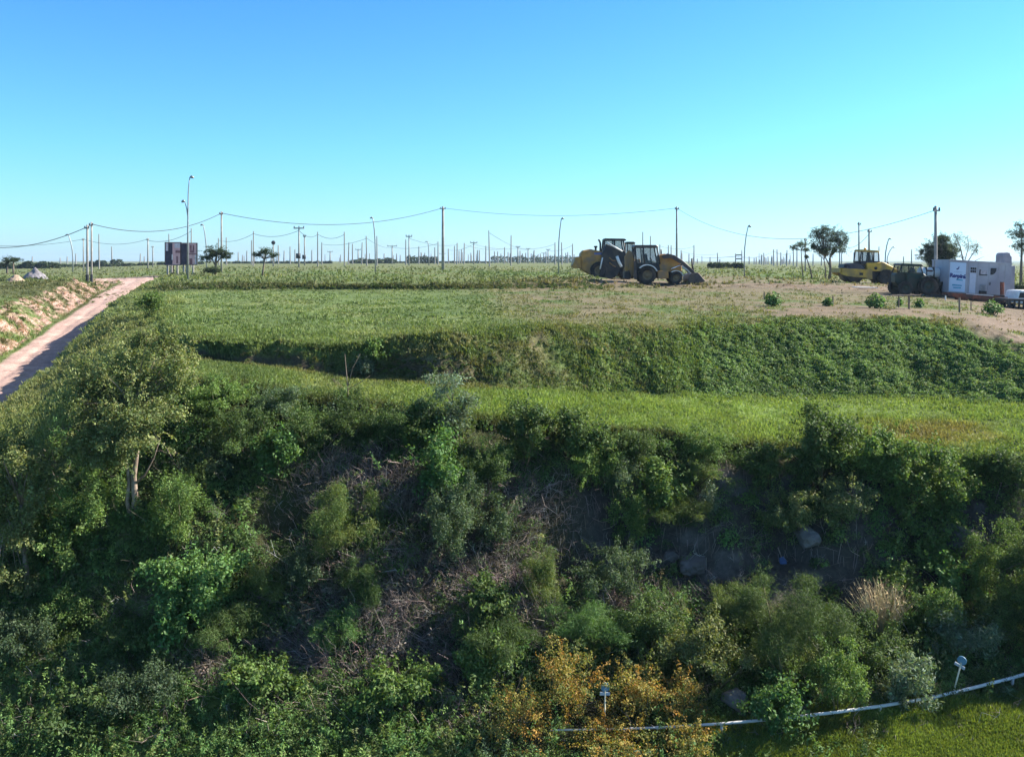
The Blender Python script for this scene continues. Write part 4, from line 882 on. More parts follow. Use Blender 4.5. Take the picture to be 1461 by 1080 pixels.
# cables
def cable(a_, b_, sag, r, label, group='cables strung between the poles', name='power_cable', coil=False):
    a_ = Vector(a_); b_ = Vector(b_); n_ = 28; pts = []
    for i in range(n_ + 1):
        t = i / n_; p = a_.lerp(b_, t); p.z -= sag * 4 * t * (1 - t); pts.append(p)
    o = empty(name, a_); tag(o, label, 'cable', group); m_ = MB(); m_.tube([p - a_ for p in pts], r, 5, False); me = m_.build(name, WIREM, None, True)
    me.location = a_; bpy.data.objects.remove(o); tag(me, label, 'cable', group); return me
cable(P130, P316, 1.45, 0.036, 'thick cable sagging from the close pair of poles over the billboards')
cable(P316, P632, 2.0, 0.036, 'thick cable sagging from the roadside tree to the thickest pole')
cable(P632, P965, 1.1, 0.024, 'thin cable sagging over the wheel loader')
cable(P965, P1335 + Vector((0, 0, -0.1)), 3.0, 0.02, 'thin cable dipping over the small trees and the roller')
cable(P124, at(-150, 105) + Vector((0, 0, 8.2)), 3.1, 0.036, 'thick cable running out past the left edge of the picture')
cable(P119, at(-60, 170) + Vector((0, 0, 5.8)), 1.0, 0.035, 'thin lower cable running out past the left edge')
cable(P119, P211, 1.1, 0.035, 'thin cable between two slim poles left of the billboards')
cable(P1240 + Vector((0, 0, -0.4)), at(1205, 190) + Vector((0, 0, 5.0)), 1.0, 0.03, 'short cable dropping left from the pole behind the roller cab')
FW = 'thin cables of the far pole field'
ks = sorted(tips)
pairs = [(211, 273), (312, 361.5), (361.5, 426), (426, 453.4), (453.4, 491.5), (459, 523.5), (523.5, 559.5), (559.5, 625), (583.5, 652), (640, 676), (662, 719.5), (676, 739), (698.5, 753.5), (739, 792), (782, 816.5), (941.5, 990), (971.5, 1024), (983, 1049.5), (1049.5, 1104), (1104, 1132)]
tips[211] = P211
for a_, b_ in pairs:
    if a_ in tips and b_ in tips: cable(tips[a_] - Vector((0, 0, .3)), tips[b_] - Vector((0, 0, .3)), 1.0, 0.045, 'thin cable sagging between slim poles on the horizon', FW)

# ------------------------------------------------------------------ billboards
BDARK = mat('board_dark_print', (0.035, 0.032, 0.055), 0.6, var=0.5, scale=2.0); BPINK = mat('board_faded_print', (0.62, 0.38, 0.37), 0.6, var=0.25, scale=1.6)
BBROWN = mat('board_brown_print', (0.22, 0.10, 0.11), 0.6, var=0.4, scale=3); BGREY = mat('board_grey_print', (0.55, 0.50, 0.53), 0.6, var=0.2); WHITEP = mat('white_paint', (0.72, 0.72, 0.70), 0.5, var=0.08)
def billboard(x0, x1, top, bot, parts, label, legs, Yd=108):
    q = at((x0 + x1) / 2, Yd); s = Yd / F; o = empty('billboard', q); tag(o, label, 'billboard', 'billboards beside the dirt road'); xm = (x0 + x1) / 2
    zz = lambda r_: zrow(r_, Yd) - q.z
    m_ = MB(); m_.box((x0 - xm) * s, (x1 - xm) * s, 0, 0.14, zz(bot), zz(top)); m_.build('panel', BPINK, o)
    for i, (a_, b_, c_, d_, mm) in enumerate(parts):
        m_ = MB(); m_.box((a_ - xm) * s, (b_ - xm) * s, -0.012 - 0.004 * i, -0.002, zz(d_), zz(c_)); m_.build('print', mm, o)
    m_ = MB(); e = 0.07
    for bx_ in (((x0 - xm) * s - e, (x1 - xm) * s + e, zz(top), zz(top) + e), ((x0 - xm) * s - e, (x1 - xm) * s + e, zz(bot) - e, zz(bot)), ((x0 - xm) * s - e, (x0 - xm) * s, zz(bot), zz(top)), ((x1 - xm) * s, (x1 - xm) * s + e, zz(bot), zz(top))): m_.box(bx_[0], bx_[1], -0.06, 0.2, bx_[2], bx_[3])
    m_.build('frame', DARKM, o)
    for lx in legs: m_ = MB(); m_.box((lx - xm) * s - 0.09, (lx - xm) * s + 0.09, 0.16, 0.34, -0.3, zz(bot)+0.3); m_.build('leg', CONC, o)
billboard(236, 257.5, 346.5, 378, [(236.3, 246, 347, 377.5, BDARK), (236.5, 240, 347, 358, BGREY), (249, 257.2, 347, 354, BGREY), (250.5, 257, 357.5, 361, BBROWN), (251.5, 254, 366, 376, BBROWN), (245.2, 246.4, 363, 371, WHITEP)], 'left one of the two joined pink-and-dark billboards', (238, 243.5, 252))
billboard(258.3, 280.5, 347.5, 377.5, [(258.5, 267, 348, 377.3, BDARK), (271, 277, 350, 361, BBROWN), (273.5, 275, 350, 358, BPINK), (270, 280, 362, 363.5, BBROWN), (270.5, 274.5, 369, 377.2, BBROWN), (278.2, 280.3, 364, 377.3, BGREY)], 'right one of the two joined pink-and-dark billboards', (261, 265.5, 274.5))
q = gp(247, 391); s = q.y / F; m_ = MB(); m_.tube([(0, 0, -0.3), (0, 0, zrow(346.5, q.y) - q.z)], [1.0 * s, 0.85 * s], 9); o = m_.build('wooden_pole', mat('dark_timber', (0.06, 0.045, 0.045), 0.9), None, True); o.location = q; tag(o, 'dark timber post standing right in front of the billboards', 'post')

# ------------------------------------------------------------------ distant trees and mounds
def far_tree(px, base, Yd, trunk, crowns, kind, label, ls=1.5, dens=1.0, pl='tree', **k): return tree(px, base, Yd, trunk, crowns, kind, label, leafscale=ls, dens=dens, palette=pl, **k)
far_tree(308, 389, 100, [[(307, 390, 0, .16), (308, 372, 0, .13), (309, 364, 0, .1)], [(307, 378, 0, .09), (300, 366, 0, .06)], [(308, 376, 0, .09), (319, 364, 0, .06)]], [(308, 360, 32, 17, 0), (294, 369, 22, 10, 0), (322, 366, 22, 13, 0), (302, 364, 22, 14, .5)], 'small', 'round spreading tree beside the billboards, crossed by a pole', 2.6, 0.75)
far_tree(300, 391, 96, [[(300, 391, 0, .06), (300, 386, 0, .05)]], [(300, 387, 22, 8, 0), (306, 385, 14, 8, .3)], 'small', 'dark bush at the foot of the round roadside tree', 2.4, 0.9, name='bush')
far_tree(377, 396, 88, [[(373.5, 396, 0, .11), (375.5, 385, 0, .09), (377.5, 370, 0, .07)]], [(379, 360, 22, 12, 0), (367, 364, 14, 9, 0), (390, 365, 14, 11, 0)], 'small', 'small leaning tree alone in the field right of the billboards', 2.4, 0.55)
far_tree(14, 395, 150, [[(10, 395, 0, .2), (10, 376, 0, .14)], [(19, 393, 0, .16), (19, 376, 0, .12)]], [(12, 372, 20, 11, 0), (20, 371, 22, 9, 0), (6, 378, 12, 8, 0)], 'small', 'flat-topped tree with two stems at the far left', 3.4, 0.7)
far_tree(1183, 402, 88, [[(1183, 402, 0, .17), (1185, 385, 0, .14), (1184, 368, 0, .11)], [(1184, 380, 0, .08), (1177, 366, 0, .05)]], [(1183, 340, 40, 30, 0), (1170, 336, 26, 20, .4), (1198, 345, 26, 32, 0), (1180, 358, 44, 16, -.3), (1162, 352, 18, 20, 0), (1178, 327, 26, 8, 0)], 'small', 'largest of the small trees left of the yellow roller', 2.3, 0.42)
far_tree(1176, 403, 90, [[(1177, 402, 0, .09), (1178, 385, 0, .07), (1176, 372, 0, .05)]], [(1175, 364, 18, 10, 0)], 'small', 'thin stem tree tight beside the largest of the small trees', 2.3, 0.4)
far_tree(1144, 399, 95, [[(1146, 399, 0, .08), (1144, 375, 0, .06), (1143, 358, 0, .04)]], [(1143, 350, 24, 10, 0), (1133, 355, 12, 8, 0), (1150, 357, 12, 10, 0)], 'small', 'small flat-crowned tree left of the largest small tree', 2.3, 0.5)
far_tree(1160, 403, 86, [[(1160, 403, 0, .09), (1156, 384, 0, .07), (1151, 369, 0, .05)]], [(1151, 367, 6, 5, 0)], 'small', 'bare leaning trunk between the small trees', 2.0, 0.4)
far_tree(1342, 425, 100, [[(1342, 425, 0, .25), (1342, 380, 0, .2)]], [(1340, 352, 34, 30, 0), (1325, 364, 28, 26, 0), (1352, 362, 36, 30, 0), (1338, 375, 50, 24, .5), (1346, 343, 18, 14, 0)], 'small', 'dark dense tree behind the tank trailer and the tall pole', 2.6, 0.95)
far_tree(1378, 420, 96, [[(1378, 420, 0, .14), (1377, 385, 0, .1), (1370, 352, 0, .05), (1362, 334, 0, .03)], [(1377, 380, 0, .06), (1388, 362, 0, .04), (1396, 349, 0, .025)], [(1376, 374, 0, .05), (1382, 352, 0, .03), (1380, 336, 0, .02)], [(1377, 386, 0, .05), (1392, 372, 0, .03), (1404, 366, 0, .02)]], [(1366, 345, 26, 26, 0), (1382, 352, 24, 24, 0), (1392, 358, 16, 16, 0)], 'small', 'thin-leaved airy tree behind the white cabin roof', 2.0, 0.10)
far_tree(1457, 420, 84, [[(1456, 422, 0, .16), (1457, 385, 0, .13), (1458, 350, 0, .07), (1457, 325, 0, .03)]], [(1456, 322, 18, 14, 0), (1450, 335, 22, 14, 0), (1466, 338, 26, 22, 0), (1455, 350, 26, 16, 0), (1463, 360, 20, 12, 0)], 'small', 'tall slim tree with an airy crown at the right edge', 2.2, 0.42)
far_tree(1455, 416, 76, [[(1455, 418, 0, .05), (1455, 412, 0, .04)]], [(1452, 411, 24, 8, 0), (1464, 409, 20, 10, 0)], 'small', 'dark bush between the grey tower and the right edge', 2.0, 0.9, name='bush')

def mound(px, row, wpx, hpx, label, m_, seed):
    q = gp(px, row); s = q.y / F; g = np.random.default_rng(seed); n_ = 40; a_ = np.linspace(-1.15, 1.15, n_); XX, YY = np.meshgrid(a_, a_)
    ZZ = np.clip(1 - np.sqrt(XX ** 2 + YY ** 2), -0.15, 1) ; ZZ = ZZ * (1 + 0.25 * fbm(XX * 2.2 + seed, YY * 2.2, seed, 4)) + 0.10 * fbm(XX * 6, YY * 6, seed, 3)
    v = np.stack([XX * wpx * s / 2, YY * wpx * s / 2 * 0.8, ZZ * hpx * s], -1).reshape(-1, 3); i_ = np.arange(n_ * n_).reshape(n_, n_)
    f_ = np.stack([i_[:-1, :-1], i_[:-1, 1:], i_[1:, 1:], i_[1:, :-1]], -1).reshape(-1, 4); o = link('earth_mound', np_mesh('earth_mound', v, f_, m_, None, True)); o.location = q; tag(o, label, 'earth mound')
mound(50, 397, 36, 15, 'grey gravel heap in the field at the far left', mat('gravel_heap', (0.20, 0.185, 0.20), 0.95, var=0.3, scale=2, bump=0.6), 3)
mound(22, 401, 26, 11, 'sandy tan heap in front of the gravel heap at the far left', mat('sand_heap', (0.33, 0.24, 0.175), 0.95, var=0.25, scale=2, bump=0.4), 5)

# ------------------------------------------------------------------ machines
YEL = mat('machine_yellow', (0.40, 0.20, 0.05), 0.55, var=0.25, scale=2.5, dirt=(0.24, 0.155, 0.09), dirt_scale=1.4)
YEL2 = mat('roller_yellow', (0.60, 0.355, 0.045), 0.5, var=0.18, scale=2.5, dirt=(0.30, 0.20, 0.07), dirt_scale=1.1)
TYRE = mat('tyre_rubber', (0.022, 0.021, 0.022), 0.9, var=0.4, scale=6, dirt=(0.075, 0.06, 0.05), dirt_scale=2)
RIM = mat('rim_paint', (0.16, 0.12, 0.07), 0.7, var=0.3); GLASS = bpy.data.materials.new('cab_glass'); GLASS.use_nodes = True
pg = GLASS.node_tree.nodes['Principled BSDF']; pg.inputs['Base Color'].default_value = (0.02, 0.06, 0.08, 1); pg.inputs['Roughness'].default_value = 0.06; pg.inputs['Alpha'].default_value = 0.30; pg.inputs['Specular IOR Level'].default_value = 0.6
BLACK = mat('black_paint', (0.018, 0.019, 0.025), 0.5, var=0.3, dirt=(0.05, 0.043, 0.038), dirt_scale=2); DKGREEN = mat('tractor_green', (0.012, 0.035, 0.026), 0.45, var=0.3, dirt=(0.04, 0.04, 0.03), dirt_scale=2)
WHITE = mat('machine_white_and_glint', (0.70, 0.70, 0.68), 0.45, var=0.1); CHROME = mat('piston_rod', (0.6, 0.6, 0.6), 0.25, 0.9); RED = mat('rust_red', (0.20, 0.062, 0.038), 0.75, var=0.35, dirt=(0.09, 0.05, 0.04)); STEEL = mat('worn_steel', (0.075, 0.062, 0.066), 0.5, 0.5, var=0.4, dirt=(0.10, 0.075, 0.062), dirt_scale=2)
class Mach:
    """outlines measured in photo pixels around a ground point, pulled to real width"""
    def __init__(m, px, row, Yd, name, label, cat, group=None, tilt=0.0):
        m.q = at(px, Yd) if Yd else gp(px, row); m.px = px; m.row = row; m.s = m.q.y / F; m.o = empty(name, m.q, (0, tilt, 0)); tag(m.o, label, cat, group)
    def p(m, a): return ((a[0] - m.px) * m.s, (m.row - a[1]) * m.s)
    def prism(m, name, pts, y0, y1, mm, inset=0.03, parent=None):
        return MB().prism([m.p(a) for a in pts], y0, y1, inset).build(name, mm, parent or m.o)
    def tube(m, name, pts, r, mm, y=0.0, parent=None, sides=8):
        v = [(m.p(a)[0], (a[2] if len(a) > 2 else y), m.p(a)[1]) for a in pts]; return MB().tube(v, r, sides).build(name, mm, parent or m.o, True)
    def wheel(m, cx, cy, rp, y, wd, rim=RIM, lugs=18, drum=False):
        x_, z_ = m.p((cx, cy)); r = rp * m.s; w_ = wd / 2
        e = empty('wheel', (x_, y, z_)); e.parent = m.o
        t = MB(); t.lathe_y([(r * .55, -w_ * .8), (r * .75, -w_), (r * .93, -w_ * .9), (r * .97, -w_ * .5), (r * .97, w_ * .5), (r * .93, w_ * .9), (r * .75, w_), (r * .55, w_ * .8)], 0, 0)
        for k_ in range(lugs):
            a_ = 2 * math.pi * k_ / lugs; c_, s_ = math.cos(a_), math.sin(a_); tl = r * 0.09
            for sg in (-1, 1):
                pts = [(r * .94, -tl), (r * 1.0, -tl * .6), (r * 1.0, tl * .6), (r * .94, tl)]; off = 0.5 * math.pi / lugs * sg
                vs = []
                for yy in (sg * 0.02, sg * w_ * 0.98):
                    for (rr, tt) in pts: aa = a_ + off; vs.append((rr * math.cos(aa) - tt * math.sin(aa), yy, rr * math.sin(aa) + tt * math.cos(aa)))
                t.add(vs, [(0, 1, 2, 3), (7, 6, 5, 4), (0, 4, 5, 1), (1, 5, 6, 2), (2, 6, 7, 3), (3, 7, 4, 0)])
        t.build('tyre', TYRE, e, False)
        h = MB(); h.lathe_y([(0.001, -w_ * .35), (r * .16, -w_ * .55), (r * .2, -w_ * .3), (r * .48, -w_ * .25), (r * .56, -w_ * .82), (r * .56, w_ * .82), (r * .48, w_ * .25), (0.001, w_ * .3)], 0, 0, 20); h.build('rim', rim, e, True)
        return e
# backhoe loader, nose to the right
B = Mach(922, 404.6, 66.5, 'backhoe_loader', 'dusty yellow backhoe loader facing right with bucket on the ground', 'backhoe loader')
for yy in (-0.85, 0.85): B.wheel(920.7, 392.5, 12.4, yy, 0.48); B.wheel(961.5, 396.3, 8.6, yy * 0.95, 0.36)
B.prism('chassis', [(909, 380), (935, 384), (951, 386), (972, 386), (972, 397), (951, 398), (935, 397), (912, 394)], -0.45, 0.45, BLACK)
B.prism('hood', [(938, 365), (946, 362.5), (953, 362.8), (966, 370), (971, 379), (971, 388), (937, 388)], -0.48, 0.48, YEL, 0.05)
B.prism('step', [(935.5, 386), (950.5, 386), (951, 397), (936, 397.5)], -0.92, -0.5, YEL)
B.prism('fuel_tank', [(935.5, 387), (950.5, 387), (950.5, 396.5), (936, 397)], 0.5, 0.92, YEL)
B.prism('cab_floor', [(905, 375), (938.5, 375), (940, 386), (934, 388), (906, 388)], -0.62, 0.62, BLACK)
B.prism('cab_roof', [(902.6, 352.5), (904.5, 350), (934.5, 350), (937.2, 352.8), (936, 354.2), (904, 354.2)], -0.78, 0.78, STEEL, 0.04)
for yy in (-0.66, 0.66):
    B.tube('cab_pillar', [(904.5, 353.5), (906, 377)], 0.055, BLACK, yy); B.tube('cab_pillar', [(916, 353.5), (917.5, 377)], 0.05, BLACK, yy); B.tube('cab_pillar', [(935.5, 353.5), (939.5, 377)], 0.055, BLACK, yy)
    B.prism('side_window', [(905.5, 354.5), (915.5, 354.5), (916.8, 376), (906.8, 376)], yy - .012, yy + .012, GLASS, 0); B.prism('door_window', [(917, 354.5), (935, 354.5), (938.5, 376), (918.2, 376)], yy - .012, yy + .012, GLASS, 0)
B.prism('seat', [(919, 363), (922, 362), (924, 372), (929, 373), (929, 376), (919, 376)], -0.25, 0.25, BLACK)
B.tube('steering_wheel', [(931, 376), (928.5, 368)], 0.035, BLACK)
fn = [(908 + 12.7 - 15.2 * math.cos(t), 392.5 - 15.2 * math.sin(t)) for t in np.linspace(0.75, 2.75, 12)]; fi = [(920.7 - 13.9 * math.cos(t), 392.5 - 13.9 * math.sin(t)) for t in np.linspace(2.75, 0.75, 12)]
for y0, y1 in ((-1.12, -0.6), (0.6, 1.12)): B.prism('rear_fender', fn + fi, y0, y1, WHITE, 0)  # white arcs stand for sunlight caught along the rear fenders
ff = [(961.5 - 10.6 * math.cos(t), 396.3 - 10.6 * math.sin(t)) for t in np.linspace(0.9, 2.9, 10)] + [(961.5 - 9.7 * math.cos(t), 396.3 - 9.7 * math.sin(t)) for t in np.linspace(2.9, 0.9, 10)]
for y0, y1 in ((-1.0, -0.62), (0.62, 1.0)): B.prism('front_fender', ff, y0, y1, WHITE, 0)
for y0, y1 in ((-0.78, -0.56), (0.56, 0.78)): B.prism('loader_arm', [(941, 366), (950, 362), (960, 364.5), (974, 374), (987, 386), (990, 391.5), (986.5, 392), (979.5, 384.8), (968, 375.6), (955, 368.2), (945, 369.5)], y0, y1, STEEL, 0.02)
B.tube('lift_cylinder', [(955, 384, -.6), (973, 376.5, -.6)], 0.06, CHROME); B.tube('bucket_link', [(971, 380, -.55), (980, 386, -.55), (984, 393, -.55)], 0.07, WHITE)  # link coloured white for the sun falling on it
B.tube('bucket_rod', [(988.2, 369, .3), (989, 380, .3), (991, 391, .3)], 0.07, BLACK)
B.prism('loader_bucket', [(979.5, 392), (987.5, 389), (992, 389), (1002, 401), (988, 405), (980, 404.4), (978, 399)], -1.15, 1.15, STEEL, 0.02)
B.prism('hoe_boom', [(893, 362), (897, 357), (902, 360), (904, 372), (904, 394), (897, 396), (896, 378)], -0.16, 0.16, YEL)
B.prism('hoe_arm', [(891, 366), (895, 362), (896, 388), (892, 391)], -0.13, 0.13, YEL); B.prism('hoe_bucket', [(890, 388), (897, 386), (900, 394), (896, 399), (890, 397)], -0.3, 0.3, BLACK)
for yy in (-0.95, 0.95): B.prism('stabiliser', [(902, 372), (905, 372), (906, 398), (902, 398)], yy - 0.12, yy + 0.12, STEEL)
B.tube('exhaust', [(944.5, 364, .35), (944.5, 356, .35)], 0.05, BLACK)
# wheel loader behind it
Lr = Mach(860, 397.5, 80, 'wheel_loader', 'dusty wheel loader with a dark cab parked behind the backhoe loader', 'wheel loader')
for yy in (-1.05, 1.05): Lr.wheel(853, 385.2, 12.4, yy, 0.62); Lr.wheel(893, 385.2, 12.4, yy, 0.62)
Lr.prism('engine_hood', [(826.5, 367), (827.5, 361), (831, 357), (841, 355), (850, 357), (858, 358), (858, 392), (841, 391), (829, 385), (826.5, 381)], -0.95, 0.95, YEL, 0.12)
Lr.prism('counterweight', [(817, 374), (820, 366), (827, 365.5), (828, 382), (816, 382), (815.3, 378)], -1.15, 1.15, YEL, 0.1)
for yy in (-0.9, 0.9): Lr.tube('tail_lamp', [(815.4, 378.5, yy), (817, 378.5, yy)], 0.12, RED)
Lr.prism('cab_lower_block', [(857, 362), (863, 348), (890, 358), (893, 372), (876, 394), (868, 397), (853, 396), (856, 368)], -1.32, -0.7, BLACK, 0.05)  # dark slab standing in for deep shade over wheel, fender and cab side
Lr.prism('platform', [(857, 368), (893, 368), (893, 386), (857, 386)], -0.7, 1.2, BLACK, 0.05)
Lr.prism('cab_roof', [(860.2, 341.8), (862, 339.8), (889, 340.2), (892, 341.5), (891.5, 343.2), (861, 343.4)], -0.85, 0.85, BLACK, 0.04)
for yy in (-0.72, 0.72):
    for a_, b_ in (((861.5, 343), (858.5, 369)), ((875.5, 343), (875.5, 369)), ((888, 343), (892, 369))): Lr.tube('cab_pillar', [a_, b_], 0.07, BLACK, yy)
    Lr.prism('cab_window', [(862, 343.8), (875, 343.8), (875, 368), (859.5, 368)], yy - .012, yy + .012, GLASS, 0); Lr.prism('cab_window', [(876, 343.8), (887.7, 343.8), (891, 368), (876, 368)], yy - .012, yy + .012, GLASS, 0)
Lr.prism('seat', [(868, 356), (871, 355), (872, 365), (878, 366), (878, 369), (868, 369)], -0.3, 0.3, BLACK)
Lr.tube('exhaust', [(856.5, 358, 0), (856.5, 347, 0), (855.5, 343, 0), (853.5, 341.5, 0)], 0.085, BLACK); Lr.tube('air_intake', [(850.2, 358, .2), (850.2, 352, .2)], 0.09, BLACK); Lr.tube('air_intake', [(850.2, 352.5, .2), (850.2, 350.3, .2)], 0.16, BLACK)
Lr.tube('handrail', [(864, 346, -1.36), (874, 352, -1.36), (885.5, 358.5, -1.36)], 0.07, WHITE); Lr.tube('handrail', [(857.5, 367, -1.36), (854, 383, -1.36)], 0.06, WHITE)  # handrails made white to show them catching the sun
Lr.tube('steering_ram', [(877.5, 365, -1.40), (880, 372, -1.40), (884, 380, -1.40)], 0.13, WHITE); Lr.tube('ladder', [(867, 367, -1.36), (871.5, 371, -1.36), (876, 371, -1.36)], 0.045, YEL); Lr.tube('ladder', [(867, 374, -1.36), (872, 378, -1.36), (876, 380, -1.36)], 0.045, YEL)  # ram coloured white as a sunlit highlight
Lr.prism('front_frame', [(878, 372), (898, 366), (906, 372), (904, 392), (880, 394)], -0.6, 0.6, YEL); Lr.prism('lift_arm', [(890, 366), (898, 362), (912, 386), (908, 392), (902, 388)], -0.5, 0.5, YEL)
Lr.prism('badge', [(846.5, 360), (857, 360), (857, 363), (846.5, 363)], -0.975, -0.955, mat('badge_blue', (0.10, 0.13, 0.30), 0.5), 0)
# the third machine, of which a cab roof shows between the two
Dz = Mach(898, 396.5, 86, 'compact_loader', 'partly hidden machine showing only its cab roof between loader and backhoe', 'loader')
Dz.prism('cab_roof', [(891.5, 347), (893, 345.3), (903, 345.3), (905.3, 347), (904, 348.6), (892.5, 348.6)], -0.8, 0.8, DKGREEN, 0.03)
for yy in (-0.7, 0.7):
    for xx in (893.5, 903.5): Dz.tube('cab_pillar', [(xx, 348), (xx, 370)], 0.06, BLACK, yy)
    Dz.prism('cab_window', [(894, 349), (903, 349), (903, 369), (894, 369)], yy - .01, yy + .01, GLASS, 0)
Dz.prism('body', [(884, 370), (912, 370), (914, 388), (884, 388)], -0.8, 0.8, YEL, 0.06)
for yy in (-0.9, 0.9): Dz.wheel(889, 388.5, 8, yy, 0.4); Dz.wheel(908, 388.5, 8, yy, 0.4)

# soil compactor, drum to the left
Rl = Mach(1228, 409.5, 79, 'road_roller', 'yellow soil compactor roller with a steel drum and glazed cab', 'road roller', None, 0.035)
x_, z_ = Rl.p((1214, 395.5)); dm = MB(); dm.lathe_y([(0.001, -0.95), (0.82, -0.95), (0.86, -0.92), (0.86, 0.92), (0.82, 0.95), (0.001, 0.95)], x_, z_, 40); dm.build('drum', STEEL, Rl.o, True)
for y0, y1 in ((-1.16, -0.98), (0.98, 1.16)): Rl.prism('drum_frame', [(1192.2, 389.5), (1231, 390.3), (1232, 402), (1213, 401.3), (1200, 400.2), (1193, 398)], y0, y1, YEL2, 0.02)
Rl.prism('front_beam', [(1191.2, 389.6), (1194, 389.6), (1194, 397), (1191.2, 395.5)], -1.16, 1.16, YEL2); Rl.prism('rear_beam', [(1229.5, 390.5), (1237, 390), (1238, 404), (1230, 404)], -1.05, 1.05, YEL2)
Rl.prism('drum_cover', [(1199, 388.5), (1200, 383.5), (1228, 383.5), (1229.5, 389.3)], -0.75, 0.75, BLACK, 0.05)
Rl.prism('badge', [(1218.5, 395), (1223.5, 395), (1223.5, 398.6), (1218.5, 398.6)], -1.175, -1.163, BLACK, 0)
Rl.prism('body', [(1230, 381), (1249, 379.5), (1252, 378.6), (1256, 379.5), (1275.5, 389.5), (1275.5, 396), (1266, 396), (1258, 392), (1240, 392.5), (1231, 391)], -0.85, 0.85, YEL2, 0.06)
Rl.prism('chassis', [(1238, 392), (1272, 395), (1274, 402), (1240, 404)], -0.5, 0.5, BLACK)
Rl.prism('cab_roof', [(1221.6, 363.8), (1223, 362.2), (1246.8, 363), (1248.4, 364.6), (1247, 365.6), (1222.5, 365.2)], -0.78, 0.78, YEL2, 0.03)
Rl.prism('cab_floor', [(1220.6, 378.5), (1249.5, 378), (1249, 382.5), (1222, 383)], -0.75, 0.75, BLACK)
for yy in (-0.7, 0.7):
    for a_, b_ in (((1222.8, 365), (1221.5, 380)), ((1233.6, 365), (1233.6, 380)), ((1240.5, 365), (1241, 380)), ((1247.3, 365), (1248.5, 380))): Rl.tube('cab_pillar', [a_, b_], 0.06, BLACK, yy)
    Rl.prism('cab_window', [(1223.2, 365.6), (1233, 365.6), (1233, 379), (1222, 379)], yy - .012, yy + .012, GLASS, 0); Rl.prism('cab_window', [(1234.2, 365.6), (1247, 365.6), (1248, 379), (1234.2, 379)], yy - .012, yy + .012, GLASS, 0)
Rl.prism('seat', [(1236, 370), (1239, 370), (1240, 377), (1244, 378), (1244, 380), (1236, 380)], -0.25, 0.25, BLACK)
for yy in (-0.85, 0.85): Rl.wheel(1258.5, 400.5, 11.5, yy, 0.55, BLACK)
Rl.tube('beacon', [(1232.5, 363, 0), (1232.5, 359.5, 0)], 0.12, mat('amber_beacon', (0.6, 0.28, 0.04), 0.3)); Rl.tube('exhaust', [(1268, 386, .3), (1268, 378.5, .3)], 0.06, BLACK)
for yy in (-0.87,): Rl.tube('headlamp', [(1243, 388, yy), (1243, 388, yy - .05)], 0.14, BLACK)

# tractor facing left, with its tank trailer
Tr = Mach(1300, 422.6, 61, 'farm_tractor', 'dark green tractor facing left with a glazed cab and big rear wheels', 'tractor')
for yy in (-0.82, 0.82): Tr.wheel(1284.3, 412.6, 9.8, yy, 0.36, DKGREEN); Tr.wheel(1316.2, 409.8, 13.2, yy, 0.46, DKGREEN)
Tr.prism('hood', [(1273.8, 394), (1276, 391.4), (1291, 391.2), (1291, 410), (1279, 410), (1274, 404)], -0.36, 0.36, DKGREEN, 0.05)
Tr.prism('cab_lower_block', [(1289, 390.5), (1311, 391), (1317, 396), (1316, 412), (1290, 414)], -0.58, 0.58, DKGREEN)
Tr.prism('cab_roof', [(1279.5, 379.6), (1282, 377.8), (1309, 379), (1311.6, 381), (1309, 382.2), (1281, 381)], -0.66, 0.66, DKGREEN, 0.03)
for yy in (-0.55, 0.55):
    for a_, b_ in (((1281.5, 380.5), (1277.5, 391.5)), ((1291.5, 381), (1291.5, 392)), ((1308.5, 381.5), (1312, 395))): Tr.tube('cab_pillar', [a_, b_], 0.045, BLACK, yy)
    Tr.prism('cab_window', [(1282, 381.3), (1291, 381.5), (1291, 391), (1278.5, 391)], yy - .01, yy + .01, GLASS, 0); Tr.prism('cab_window', [(1292, 381.6), (1308, 382), (1311, 392), (1292, 391.5)], yy - .01, yy + .01, GLASS, 0)
Tr.prism('seat', [(1300, 384), (1303, 384), (1303, 392), (1296, 392.5), (1296, 390.5), (1300, 390)], -0.22, 0.22, BLACK)
for y0, y1 in ((-1.06, -0.56), (0.56, 1.06)):
    Tr.prism('rear_fender', [(1316.2 - 15 * math.cos(t), 409.8 - 15 * math.sin(t)) for t in np.linspace(.7, 2.9, 12)] + [(1316.2 - 14.2 * math.cos(t), 409.8 - 14.2 * math.sin(t)) for t in np.linspace(2.9, .7, 12)], y0, y1, DKGREEN, 0)
Tr.tube('exhaust', [(1283, 392, .2), (1283, 382, .2)], 0.045, BLACK)
Tk = Mach(1326, 423, 63, 'tank_trailer', 'white and grey tank trailer behind the tractor, crossed by the tall pole', 'trailer')
tk = MB(); c0 = Tk.p((1312.5, 390)); c1 = Tk.p((1347, 391)); rr = 7.4 * Tk.s
tk.tube([(c0[0] - .1, 0, c0[1]), (c0[0], 0, c0[1]), (c1[0], 0, c1[1]), (c1[0] + .1, 0, c1[1])], [rr * .75, rr, rr, rr * .75], 24); tk.build('tank', WHITE, Tk.o, True)
Tk.prism('frame', [(1310, 398.5), (1348, 399.5), (1348, 404), (1310, 403)], -0.4, 0.4, BLACK)
for yy in (-0.7, 0.7): Tk.wheel(1338, 412.5, 9.6, yy, 0.3, BLACK)
for xx in (1318, 1328.5, 1341): Tk.prism('tank_band', [(xx, 382.2), (xx + 1.4, 382.2), (xx + 1.4, 399), (xx, 399)], -rr - .015, rr + .015, BLACK, 0)
Tk.prism('lettering', [(1319.5, 386.5), (1327.5, 386.8), (1327, 389.2), (1319.5, 388.8)], -rr - .012, -rr + .05, RED, 0)

